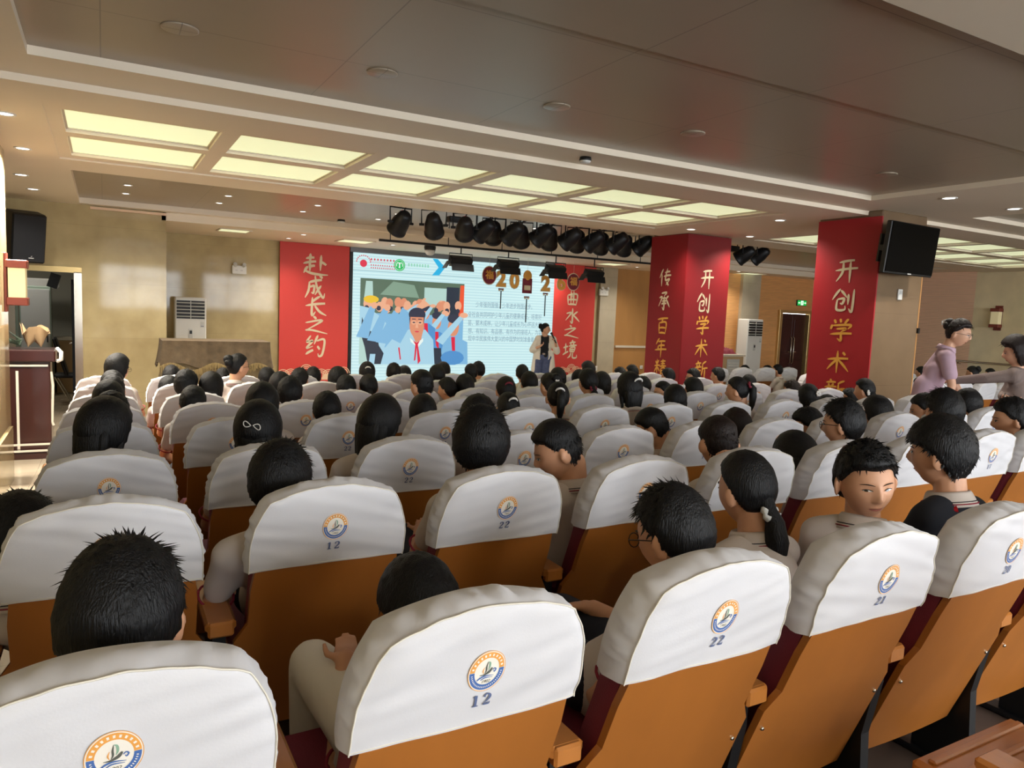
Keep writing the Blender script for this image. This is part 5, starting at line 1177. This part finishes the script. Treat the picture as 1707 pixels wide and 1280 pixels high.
def clip(M, o, kind, m='clip_white', at=None):
    mb = MB()
    A = at or (-.0, -.106, .045)
    if kind == 'arc': mb.tube([M @ Vector((A[0]+.034*math.cos(a), A[1]+.012*abs(math.cos(a)), A[2]+.026*math.sin(a))) for a in [PI*(.05+.9*i/12) for i in range(13)]], [.004+.005*math.sin(PI*i/12) for i in range(13)], m, 8); n = 'hair_clip'
    elif kind == 'bow':
        for s in (-1, 1): mb.tube([M @ Vector((A[0]+s*(.004+.030*math.sin(PI*i/12)), A[1]+.006*(i/12), A[2]+s*-.008*math.sin(PI*i/12)+.012*math.sin(2*PI*i/12))) for i in range(13)], .0022, m, 6)
        n = 'hair_bow'
    elif kind == 'flower':
        for i in range(6): mb.ell(tuple(M @ Vector((A[0]+.018*math.cos(i*PI/3), A[1]-.006, A[2]+.018*math.sin(i*PI/3)))), (.013, .009, .013), m, 10, 6)
        mb.ell(tuple(M @ Vector((A[0], A[1]-.012, A[2]))), (.010, .008, .010), m, 10, 6); n = 'hair_flower'
    else:
        c = Vector((0, -.112, .05)) if at is None else Vector(at)
        mb.tube([M @ (c+Vector((.026*math.cos(2*PI*i/16), .014*math.sin(2*PI*i/16)*.6+.004*math.sin(i*2.3), .02*math.sin(2*PI*i/16)))) for i in range(17)], [.010+.004*math.sin(i*2.1) for i in range(17)], m, 8); n = 'hair_tie'
    obj(n, mb, o)
PN = [0]
def describe(o, label, group='pupils in the audience', cat='person'): tag(o, label, cat, group); return o
def person(row, u, v, Y, look, where, k=None, **kw):
    """a seated pupil whose head centre lies on the line of sight through (u, v) at depth Y"""
    H = atY(u, v, Y); k = round(H.x/SEAT_DX) if k is None else k
    y0 = ROW_Y[row-1]; z0 = floor_z(y0+.3); x0 = k*SEAT_DX
    px = x0+(H.x-x0)*.45; root = Vector((px, y0, z0)); s = kw.pop('s', 1.0); clips = kw.pop('clips', [])
    PN[0] += 1
    o, M = seated(H-root, (0, .34, .56), s=s, seed=PN[0], **kw); o.location = root
    for c in clips: clip(M, o, *c)
    return describe(o, look+' '+where)
D = math.radians
W = lambda r, k: 'in the %s, seat %s from left' % (ROWN[r-1], ['one', 'two', 'three', 'four', 'five', 'six', 'seven', 'eight', 'nine', 'ten', 'eleven', 'twelve'][k])
# nearest row
person(1, 204, 1035, 1.31, 'boy with spiky black hair and glasses', 'in front of the nearest row seat numbered 11', k=0, style='boy', locks=900, vol=1.15, yaw=D(-14), pitch=D(24), voxel=.007, glasses=True)
person(1, 702, 1020, 1.52, 'pupil with smooth dark hair bending forward', 'behind the nearest row seat numbered 12', k=1, style='fringe', locks=90, legmat='coat', yaw=D(6), pitch=D(34), voxel=.007)
person(1, 1122, 893, 1.36, 'boy with short black hair and glasses', 'above the nearest row seat numbered 22', k=2, style='boy', locks=700, yaw=D(16), pitch=D(18), voxel=.007, glasses=True)
o = person(1, 1243, 818, 1.66, 'girl with low ponytail in a white twisted hair tie', 'in the nearest row', k=3, style='pony2', locks=0, pitch=D(8), voxel=.007, clips=[('tie', 'tie_white', (0, -.100, -.06))])
person(1, 1444, 803, 1.43, 'boy in white polo looking back at the camera', 'in the nearest row', k=4, style='boy', locks=600, yaw=D(-212), tyaw=D(-62), pitch=D(8), roll=D(6), voxel=.0048, squint=.62, gaze=.0035)
person(1, 1568, 758, 1.47, 'boy in navy jacket with white collar and red scarf', 'in the nearest row', k=5, style='fringe', locks=700, vol=1.25, yaw=D(16), tyaw=D(0), pitch=D(4), voxel=.006, shirt='shirt_navy', scarf=True)
# second row
person(2, 34, 902, 2.32, 'spiky haired boy leaning into the side aisle', 'beyond the second row seat numbered 11', k=0, style='boy', locks=500, vol=1.1, yaw=D(-5), pitch=D(20))
person(2, 468, 806, 2.27, 'boy with bristly black hair', 'leaning left in the second row seat numbered 12', k=1, style='boy', locks=800, vol=1.15, yaw=D(-20), pitch=D(16))
person(2, 801, 742, 2.22, 'pupil with thick rounded black hair', 'behind the second row seat numbered 22', k=2, style='boy', locks=500, vol=1.45, yaw=D(-24), pitch=D(5))
person(2, 931, 752, 2.35, 'boy in profile looking down to the left', 'between second row seats 22 and 21', k=3, style='fade', locks=300, yaw=D(62), tyaw=D(10), pitch=D(24))
person(2, 1198, 741, 2.32, 'boy with close cropped brownish hair', 'behind the second row seat numbered 20', k=4, style='fade', locks=200, yaw=D(-20), pitch=D(22), hairmat='hair_brown')
person(2, 1329, 768, 2.28, 'pupil bending low with smooth black hair', 'beyond the second row seat numbered 19', k=5, style='bob', yaw=D(-10), pitch=D(32))
person(2, 1404, 708, 2.44, 'boy with tousled hair and glasses', 'beyond second row seat 18', k=6, style='boy', locks=500, vol=1.3, yaw=D(24), pitch=D(6), glasses=True)
person(2, 1572, 688, 2.40, 'pupil with full black hair', 'straight behind the boy in the navy jacket', k=7, style='boy', locks=300, vol=1.4, yaw=D(-10), pitch=D(8))
person(2, 1686, 700, 2.30, 'boy in profile at the right photo edge', 'looking left beyond the white seats', k=8, style='boy', locks=300, vol=1.2, yaw=D(38), pitch=D(10))
# third row
o = person(3, 173, 722, 3.24, 'girl in navy jacket with loose curled strand', 'in the third row beside the wall', k=0, style='long', yaw=D(-38), tyaw=D(-10), pitch=D(12), shirt='shirt_navy', vol=1.1)
person(3, 430, 722, 3.24, 'girl with a thin white bow clip', 'in the third row', k=1, style='bob', yaw=D(-22), pitch=D(6), clips=[('bow', 'clip_white', (0, -.124, .040))])
person(3, 632, 708, 3.22, 'girl with long black hair looking right', 'in the third row', k=2, style='long', yaw=D(-52), tyaw=D(-8), pitch=D(16), vol=1.1)
person(3, 796, 702, 3.30, 'pupil half hidden behind thicker hair', 'in the third row', k=3, style='boy', yaw=D(-15), pitch=D(16), vol=1.2, locks=100)
person(3, 1089, 716, 3.20, 'boy with short hair leaning his head forward', 'in the third row', k=5, style='fade', yaw=D(34), pitch=D(28), locks=150)
person(3, 1228, 715, 3.25, 'pupil showing only the top of dark reddish black hair', 'in the third row', k=6, style='boy', yaw=D(-5), pitch=D(25), hairmat='hair_brown')
person(3, 1347, 711, 3.22, 'boy with brown tinged fringe looking down left', 'in the third row', k=7, style='boy', yaw=D(48), pitch=D(20), locks=150)
person(3, 1462, 692, 3.25, 'pupil with flat topped black hair', 'in the third row before the column banner', k=9, style='bob', yaw=D(0), pitch=D(10), s=1.0)
person(3, 1541, 684, 3.24, 'pupil in profile facing left below the lilac shirt', 'in the third row', k=10, style='boy', yaw=D(36), pitch=D(14))
person(3, 1612, 676, 3.24, 'pupil with round black hair right of the lilac shirt', 'in the third row', k=11, style='boy', yaw=D(0), pitch=D(10), vol=1.2)

# farther rows: a few builds, copied with their parts
VAR = {}
def variant(style, yaw, pitch, shirt='shirt_white', glasses=False, hairmat='hair', vol=1.0):
    key = (style, yaw, pitch, shirt, glasses, hairmat, vol)
    if key not in VAR:
        o, M = seated((0, .36, 1.13), (0, .34, .56), style=style, yaw=D(yaw), pitch=D(pitch), voxel=.011, face=abs(yaw) > 25, locks=260 if style in ('boy', 'fringe', 'fade') else 90, glasses=glasses, shirt=shirt, seed=len(VAR)+50, hands=False, hairmat=hairmat, stripe='stripe_red', vol=vol)
        VAR[key] = (o, M, [0])
    o, M, n = VAR[key]; n[0] += 1
    return (o if n[0] == 1 else copy_tree(o)), M
USED = set()
STY = {'boy': 'pupil with short black hair', 'bob': 'girl with smooth bobbed black hair', 'long': 'girl with long loose black hair', 'pony': 'girl with a high ponytail', 'pony2': 'girl with a low ponytail', 'fade': 'boy with close cropped hair', 'bun': 'pupil with hair in a bun', 'fringe': 'pupil with full black hair'}
def far(row, u, v, style='boy', yaw=-12, pitch=6, clips=(), look=None, where=None, Y=None, **kw):
    Y = Y or ROW_Y[row-1]+.36; H = atY(u, v, Y); fz = floor_z(Y)
    first = (style, yaw, pitch) ; o, M = variant(style, yaw, pitch, **kw)
    s = max(.86, min(1.12, (H.z-fz)/1.13)); o.location = (H.x, H.y-.36*s, H.z-1.13*s); o.scale = (s, s, s)
    for ch in [c for c in o.children if c.name.split('.')[0] in ('hair_clip', 'hair_bow', 'hair_tie', 'hair_flower')]: bpy.data.objects.remove(ch)
    for c in clips: clip(M, o, *c)
    k = max(0, min(11, round(H.x/SEAT_DX)))
    if where is None:
        for dk in (0, 1, -1, 2, -2, 3, -3, 4, -4, 5):
            if (row, k+dk) not in USED and 0 <= k+dk <= 11: k += dk; break
        USED.add((row, k)); where = W(row, k)
    lk = look or STY[style]
    return describe(o, lk+' '+where)
AW = ('arc', 'clip_white', (0, -.112, .05)); FW_ = ('flower', 'clip_white', (.0, -.112, .05))
far(4, 187, 690); far(4, 437, 676, 'bob'); far(4, 545, 686, 'fringe'); far(4, 705, 690, 'bob'); far(4, 847, 682, 'pony2', clips=[('arc', 'clip_white', (.01, -.11, .06))], look='girl with a white arc clip')
far(4, 930, 664, 'pony', -24, 6, [AW], look='girl with ponytail and white arc clip'); far(4, 1049, 650, 'long', -6, 6, [('arc', 'clip_white', (.01, -.125, .06))], look='girl with long hair and white arc clip'); far(4, 1125, 668, 'bob'); far(4, 1229, 652, 'pony', 28, 6, [('tie', 'tie_red', (0, -.112, .05))], look='girl with red tied ponytail turned left')
far(4, 1347, 664, 'bob', -12, 6, [('flower', 'clip_white', (.02, -.118, .05))], look='girl with bobbed hair and small white clip'); far(4, 1378, 680, 'fringe'); far(4, 1441, 652, 'pony2', 15, 6, [('flower', 'clip_white', (-.07, -.06, -.01))], look='girl with a white flower at her ear')
far(5, 181, 668, 'bob'); far(5, 322, 672, 'boy', -12, 26); far(5, 484, 656, 'boy', -24, 4); far(5, 703, 644, 'fade', 20, 4, Y=4.9); far(5, 843, 652, 'pony2', clips=[('arc', 'tie_red', (0, -.11, .05))], look='girl with a red and white arc clip'); far(5, 916, 645, 'bun', 10, 10, [FW_], look='girl with hair bun and white flower')
far(5, 980, 638, 'pony2', -6, 6, [('tie', 'tie_red', (0, -.10, -.05))], look='girl with red tied low ponytail'); far(5, 1105, 655, 'pony', 64, 6, glasses=True, look='girl with glasses in profile facing left'); far(5, 1155, 651, 'bob', 15, 6); far(5, 1320, 652, 'boy', 15, 10, hairmat='hair_brown'); far(5, 1416, 664, 'boy', 40, 8)
far(6, 188, 652, 'boy'); far(6, 311, 642, 'boy', -24, 4); far(6, 352, 647, 'bob'); far(6, 467, 646, 'bob', -12, 6); far(6, 577, 648, 'fringe'); far(6, 614, 646, 'pony2', -6, 6); far(6, 745, 650, 'boy', 40, 8); far(6, 775, 646, 'bob'); far(6, 882, 640, 'fringe'); far(6, 1003, 640, 'bob', 15, 6); far(6, 1071, 645, 'boy', 20, 4); far(6, 1248, 640, 'pony2', 15, 6)
far(7, 187, 642, 'bob', -24, 4); far(7, 282, 650, 'bob', -12, 6); far(7, 500, 634, 'boy', -40, 4); far(7, 563, 634, 'bob', -12, 6, Y=6.6); far(7, 728, 627, 'boy'); far(7, 911, 643, 'bun', 10, 10); far(7, 930, 631, 'bob', 15, 6); far(7, 965, 634, 'bob'); far(7, 1113, 629, 'boy', 20, 4); far(7, 1155, 629, 'boy', 64, 4, glasses=True); far(7, 1196, 627, 'boy', 28, 4)
far(8, 196, 616, 'bob', -48, 4, Y=7.0, glasses=True, look='woman with glasses and dark bobbed hair facing right', where='in front of the left marble wall'); far(8, 286, 628); far(8, 372, 632, 'boy'); far(8, 445, 632, 'bob'); far(8, 522, 629, 'boy'); far(8, 612, 622, 'bob', -12, 6, [AW], look='girl with a large white arc clip'); far(8, 656, 622); far(8, 674, 626, 'bob', Y=8.3, where='in front of the screen, small and half hidden', look='pupil with bobbed hair'); far(8, 739, 620, 'bob', Y=8.2, where='below the slide photo, farthest of a pair', look='pupil with bobbed hair')
far(8, 785, 622, 'pony2', -6, 6); far(8, 797, 618, 'boy', Y=8.0, where='below the slide text, right one of a close pair', look='pupil with short black hair'); far(8, 870, 623, 'boy'); far(8, 980, 618, 'bob', 15, 6); far(8, 1033, 626, 'boy', 20, 4); far(8, 1053, 622, 'boy', 28, 4)
far(7, 397, 612, 'bun', -70, 0, Y=6.9, glasses=True, look='woman with pinned up hair looking right', where='in front of the covered piano')
# pupils near the red door and in the right block
far(8, 1241, 619, 'boy', 64, 4, Y=9.3, where='before the white air conditioner on the right', look='pupil with black hair facing left'); far(8, 1279, 619, 'boy', 40, 8, Y=9.3, where='before the dark red door, left one', look='pupil with black hair turned left'); far(8, 1296, 618, 'boy', 28, 4, Y=8.9, where='with an upright collar before the dark red door', look='boy with bushy black hair')
for u, v, Y, st, yw, w in ((1535, 622, 7.4, 'boy', 15, 'seen just left of the lilac shirt, farthest of three'), (1546, 632, 6.5, 'bob', 15, 'seen just left of the lilac shirt, middle of three'), (1534, 644, 5.6, 'bob', -12, 'seen just left of the lilac shirt, nearest of three'), (1621, 622, 6.5, 'bun', 10, 'under the wall lamp, beside the handrail end'), (1650, 624, 7.5, 'boy', 20, 'under the outstretched knitted sleeve, right of the wall lamp'), (1621, 648, 5.7, 'bob', 15, 'under the hand of the woman in grey knit')):
    far(6, u, v, st, yw, 10 if st == 'bun' else 6, Y=Y, where=w)

# ------------------------------------------------------------------ standing adults
def figure(name_label, H, yaw, pitch, Jn, style, skin='skin_pale', voxel=.008, s=1.05, glasses=False, hairmat='hair', vol=1.0, roll=0, hands=(), locks=0):
    M = head_M(H, yaw, pitch, roll) @ Matrix.Scale(s, 4); N = M @ Vector((0, -.028, -.085)); T, P = Jn['T'], Jn['P']
    b = MB(); head_mb(b, M); b.capsule(N+Vector((0, 0, .02)), T, .050, .056); ax = (Jn['shR']-Jn['shL']).normalized(); C = T.lerp(P, .35); Wt = T.lerp(P, .66)
    def torso(mb, e):
        mb.capsule(T-Vector((0, 0, .03)), C, .07+e, .10+e)
        for q in (-1, 1): mb.capsule(C+ax*q*.045, Wt+ax*q*.03, .082+e, .085+e); mb.capsule(Wt+ax*q*.035, P+ax*q*.06, .085+e, .105+e)
        for k in ('shL', 'shR'): mb.capsule(T.lerp(Jn[k], .2)-Vector((0, 0, .02)), Jn[k], .055+e, .055+e)
    torso(b, 0)
    for q in 'LR':
        b.capsule(Jn['sh'+q], Jn['el'+q], .046, .036); b.capsule(Jn['el'+q], Jn['wr'+q], .036, .025)
        b.capsule(Jn['hip'+q], Jn['kn'+q], .085, .058); b.capsule(Jn['kn'+q], Jn['an'+q], .056, .038); b.capsule(Jn['an'+q]+Vector((0, 0, -.03)), Jn['an'+q]+Jn['F']*.14+Vector((0, 0, -.045)), .036, .03)
    for w, d, sd, cu in hands: hand(b, w, d, sd, None, cu, .95)
    o = obj('person', fuse(b, voxel, 'person', skin, 2, .4)); obj('hair', hair_mesh(style, M, 90, locks, vol, hairmat), o); face_parts(M, o, glasses)
    mb = MB()
    for q in 'LR': mb.capsule(Jn['an'+q]+Vector((0, 0, -.035)), Jn['an'+q]+Jn['F']*.15+Vector((0, 0, -.048)), .045, .036, 'black')
    obj('shoes', mb, o)
    return describe(o, name_label, None), M, torso
def legs(mb, Jn, e, m):
    for q in 'LR': mb.capsule(Jn['hip'+q], Jn['kn'+q], .092+e, .07+e, m); mb.capsule(Jn['kn'+q], Jn['an'+q]+Vector((0, 0, .03)), .07+e, .066+e, m)
    mb.capsule(Jn['hipL'], Jn['hipR'], .098+e, .098+e, m)
# presenter on the stage
B = atY(906, 600, 13.0); B.z = -.28; az = math.atan2(B.x, B.y); R_ = Vector((math.cos(az), -math.sin(az), 0)); F_ = Vector((-math.sin(az), -math.cos(az), 0))
J = lambda r, f, z: B+R_*r+F_*f+Vector((0, 0, z))
Hh = atY(909, 549, 13.0); hz = Hh.z-B.z; q = hz/1.49
Jn = dict(T=J(.03, 0, 1.31*q), P=J(-.02, 0, .90*q), shL=J(-.12, .0, 1.27*q), shR=J(.17, .02, 1.27*q), elL=J(-.24, .02, 1.03*q), wrL=J(-.09, .20, 1.12*q), elR=J(.27, .06, 1.02*q), wrR=J(.23, .21, 1.22*q), hipL=J(-.09, 0, .88*q), hipR=J(.08, 0, .88*q), knL=J(-.11, .03, .47*q), knR=J(.08, .0, .47*q), anL=J(-.14, 0, .085), anR=J(.10, -.02, .085), F=F_)
pr, M, torso = figure('woman presenter in long beige coat speaking into a microphone on stage', Hh, az+PI-.0+D(-170+180)*0+PI*0+D(22), D(0), Jn, 'bun', hands=[(Jn['wrL'], R_*.8+Vector((0, 0, .5)), F_, .7), (Jn['wrR'], -R_*.35+Vector((0, 0, .8))+F_*.1, F_, 1.2)])
pr.rotation_euler = (0, 0, 0)
mb = MB(); torso(mb, .006); obj('top', fuse(mb, .012, 'top', 'black_cloth', 4), pr)
mb = MB(); legs(mb, Jn, .014, 'jeans'); obj('jeans', fuse(mb, .014, 'jeans', 'jeans', 4), pr)
mb = MB(); torso(mb, .03)
for k in 'LR':
    mb.capsule(Jn['sh'+k], Jn['el'+k], .075, .07); mb.capsule(Jn['el'+k], Jn['el'+k].lerp(Jn['wr'+k], .35), .07, .065)
for r in (-.13, .13): mb.capsule(J(r*.9, -.02, .95*q), J(r*1.15, -.03, .60*q), .10, .11)
mb.capsule(J(0, -.08, .95*q), J(0, -.09, .60*q), .10, .11)
me = fuse(mb, .014, 'coat', 'coat', 5)
import bmesh as _bm
bm = _bm.new(); bm.from_mesh(me)
kill = [f for f in bm.faces if (lambda c: (c-B).dot(F_) > .02 and -.085 < (c-B).dot(R_)-.01 < .085 and c.z < Jn['T'].z+.06)(f.calc_center_median())]
_bm.ops.delete(bm, geom=kill, context='FACES'); bm.to_mesh(me); bm.free(); obj('coat', me, pr)
mb = MB(); mb.tube([J(-.02+.125*math.cos(a), .115*math.sin(a), .955*q) for a in [2*PI*i/24 for i in range(25)]], .016, 'black', 6, flat=.6); mb.box(J(-.0, .125, .955*q), (.05, .02, .035), 'steel', rot=Matrix.Rotation(-az, 3, 'Z')); obj('belt', mb, pr)
h0 = Jn['wrR']+Vector((0, 0, .05))-R_*.02+F_*.03; h1 = M @ Vector((.02, .125, -.065))
t = thing('microphone', 'black handheld microphone in the hand of the stage presenter', 'microphone'); dd = (h1-h0).normalized()
mb = MB(); mb.tube([h0-dd*.10, h0, h1-dd*.03], [.013, .015, .018], 'black', 12); obj('handle', mb, t); mb = MB(); mb.ell(tuple(h1-dd*.02), (.028, .028, .028), 'dark_metal', 14, 10); obj('head', mb, t)
# woman in lilac
def frame(u, v, Y, fz):
    p = atY(u, v, Y); a = math.atan2(p.x, p.y); return p, Vector((math.cos(a), -math.sin(a), 0)), Vector((-math.sin(a), -math.cos(a), 0)), a
Hh, R_, F_, az = frame(1598, 556, 3.9, 0); fz = floor_z(3.9); K = lambda r, f, z: Vector((Hh.x, Hh.y, fz))+R_*r+F_*f+Vector((0, 0, z))
hz = Hh.z-fz
Jn = dict(T=K(-.09, .0, hz-.17), P=K(-.25, .02, hz-.70), shL=K(-.10, -.16, hz-.22), shR=K(-.07, .15, hz-.22), elL=K(.0, -.19, hz-.46), wrL=K(.10, -.2, hz-.62), elR=K(-.01, .20, hz-.47), wrR=K(-.04, .2, hz-.70), hipL=K(-.25, -.08, hz-.72), hipR=K(-.25, .09, hz-.72), knL=K(-.22, -.08, .48), knR=K(-.22, .09, .48), anL=K(-.28, -.09, .085), anR=K(-.28, .09, .085), F=R_)
w1, M, torso = figure('woman in lilac polo shirt with clipped up hair bending towards the pupils', Hh, -az-PI/2+D(-14), D(12), Jn, 'pony', glasses=True, hairmat='hair_brown', vol=1.3, hands=[(Jn['wrR'], Vector((0, 0, -1)), R_, .4), (Jn['wrL'], R_-Vector((0, 0, .4)), F_, .4)])
for c in [c for c in w1.children if c.name.startswith('hair')]: bpy.data.objects.remove(c)
obj('hair', hair_mesh('bun', M, 90, 200, 1.5, 'hair_brown'), w1)
mb = MB(); torso(mb, .016)
for k in 'LR': mb.capsule(Jn['sh'+k], Jn['sh'+k].lerp(Jn['el'+k], .62), .064, .062)
for f in (-.09, .09): mb.capsule(K(-.22, f*.7, hz-.50), K(-.25, f*.7, hz-.80), .105, .11)
obj('polo_shirt', fuse(mb, .010, 'polo_shirt', 'shirt_lilac', 6), w1)
mb = MB(); Kc = Matrix.Translation(Jn['T']+Vector((0, 0, .01))) @ Matrix.Rotation(-az-PI/2, 4, 'Z') @ Matrix.Rotation(-.25, 4, 'X'); mb.lathe([(.062, .035), (.068, .045), (.074, .038), (.088, .0), (.082, -.002), (.068, .015)], 'shirt_lilac', 24, Kc); obj('collar', mb, w1)
mb = MB(); legs(mb, Jn, 0, 'trousers'); obj('trousers', fuse(mb, .016, 'trousers', 'trousers', 4), w1)
mb = MB()
for i in range(5): a = -.5+i*.25; mb.tube([M @ Vector((.045*math.sin(a*2), -.115, .10)), M @ Vector((.05*math.sin(a*2), -.15, .075)), M @ Vector((.04*math.sin(a*2), -.14, .04))], .0035, 'clip_white', 6)
obj('hair_claw', mb, w1)
# woman in grey knit at the right edge
Hh, R_, F_, az = frame(1694, 588, 3.6, 0); fz = floor_z(3.6); K = lambda r, f, z: Vector((Hh.x, Hh.y, fz))+R_*r+F_*f+Vector((0, 0, z)); hz = Hh.z-fz
Jn = dict(T=K(.02, .0, hz-.17), P=K(.10, .02, hz-.68), shL=K(-.0, .16, hz-.20), shR=K(.03, -.15, hz-.22), elL=K(-.20, .20, hz-.24), wrL=K(-.47, .16, hz-.29), elR=K(-.06, -.2, hz-.42), wrR=K(-.05, .16, hz-.40), hipL=K(.10, .09, hz-.70), hipR=K(.10, -.08, hz-.70), knL=K(.08, .09, .48), knR=K(.08, -.08, .48), anL=K(.12, .09, .085), anR=K(.12, -.09, .085), F=-R_)
w2, M, torso = figure('woman in grey knitted top with wavy hair reaching out her arm', Hh, -az+PI/2+D(8), D(10), Jn, 'bob', hairmat='hair_brown', vol=1.5, hands=[(Jn['wrL'], -R_-Vector((0, 0, .1)), F_, .9), (Jn['wrR'], R_+F_*.2-Vector((0, 0, .2)), F_, .5)], locks=300)
mb = MB(); torso(mb, .018)
for k in 'LR': mb.capsule(Jn['sh'+k], Jn['el'+k], .062, .050); mb.capsule(Jn['el'+k], Jn['el'+k].lerp(Jn['wr'+k], .9), .050, .036)
for f in (-.09, .09): mb.capsule(K(.08, f, hz-.55), K(.10, f, hz-.80), .12, .125)
obj('knitted_top', fuse(mb, .010, 'knitted_top', 'knit', 6), w2)
mb = MB(); legs(mb, Jn, 0, 'trousers'); obj('trousers', fuse(mb, .016, 'trousers', 'trousers', 4), w2)
mb = MB(); rr = Jn['wrR']; mb.tube([rr+R_*.0+(F_*math.cos(2*PI*i/16)+Vector((0, 0, 1))*math.sin(2*PI*i/16))*.034 for i in range(17)], .005, 'steel', 6); obj('bracelet', mb, w2)
t = thing('phone', 'small dark phone in the outstretched hand of the woman in grey knit', 'phone', Jn['wrL']-R_*.10+Vector((0, 0, -.0)), (0, .3, -az)); mb = MB(); mb.box((0, 0, 0), (.03, .012, .13), 'black', bev=.003); obj('case', mb, t); mb = MB(); mb.box((0, -.007, 0), (.026, .002, .115), 'gloss_black'); obj('display', mb, t)
# loose strand of the girl by the left wall
g = [x for x in COL.objects if x.get('label', '').startswith('girl in navy')][0]
Mg = Matrix.Translation(atY(173, 722, 3.24)-g.location) @ Matrix.Rotation(D(-38), 4, 'Z') @ Matrix.Rotation(D(-12), 4, 'X')
mb = MB(); mb.tube(crom([tuple(Mg @ Vector(p)) for p in ((.08, -.02, .0), (.088, .0, -.05), (.080, .03, -.09), (.086, .035, -.13), (.075, .0, -.15))], 6), .0028, 'hair', 6); obj('hair_strand', mb, g)
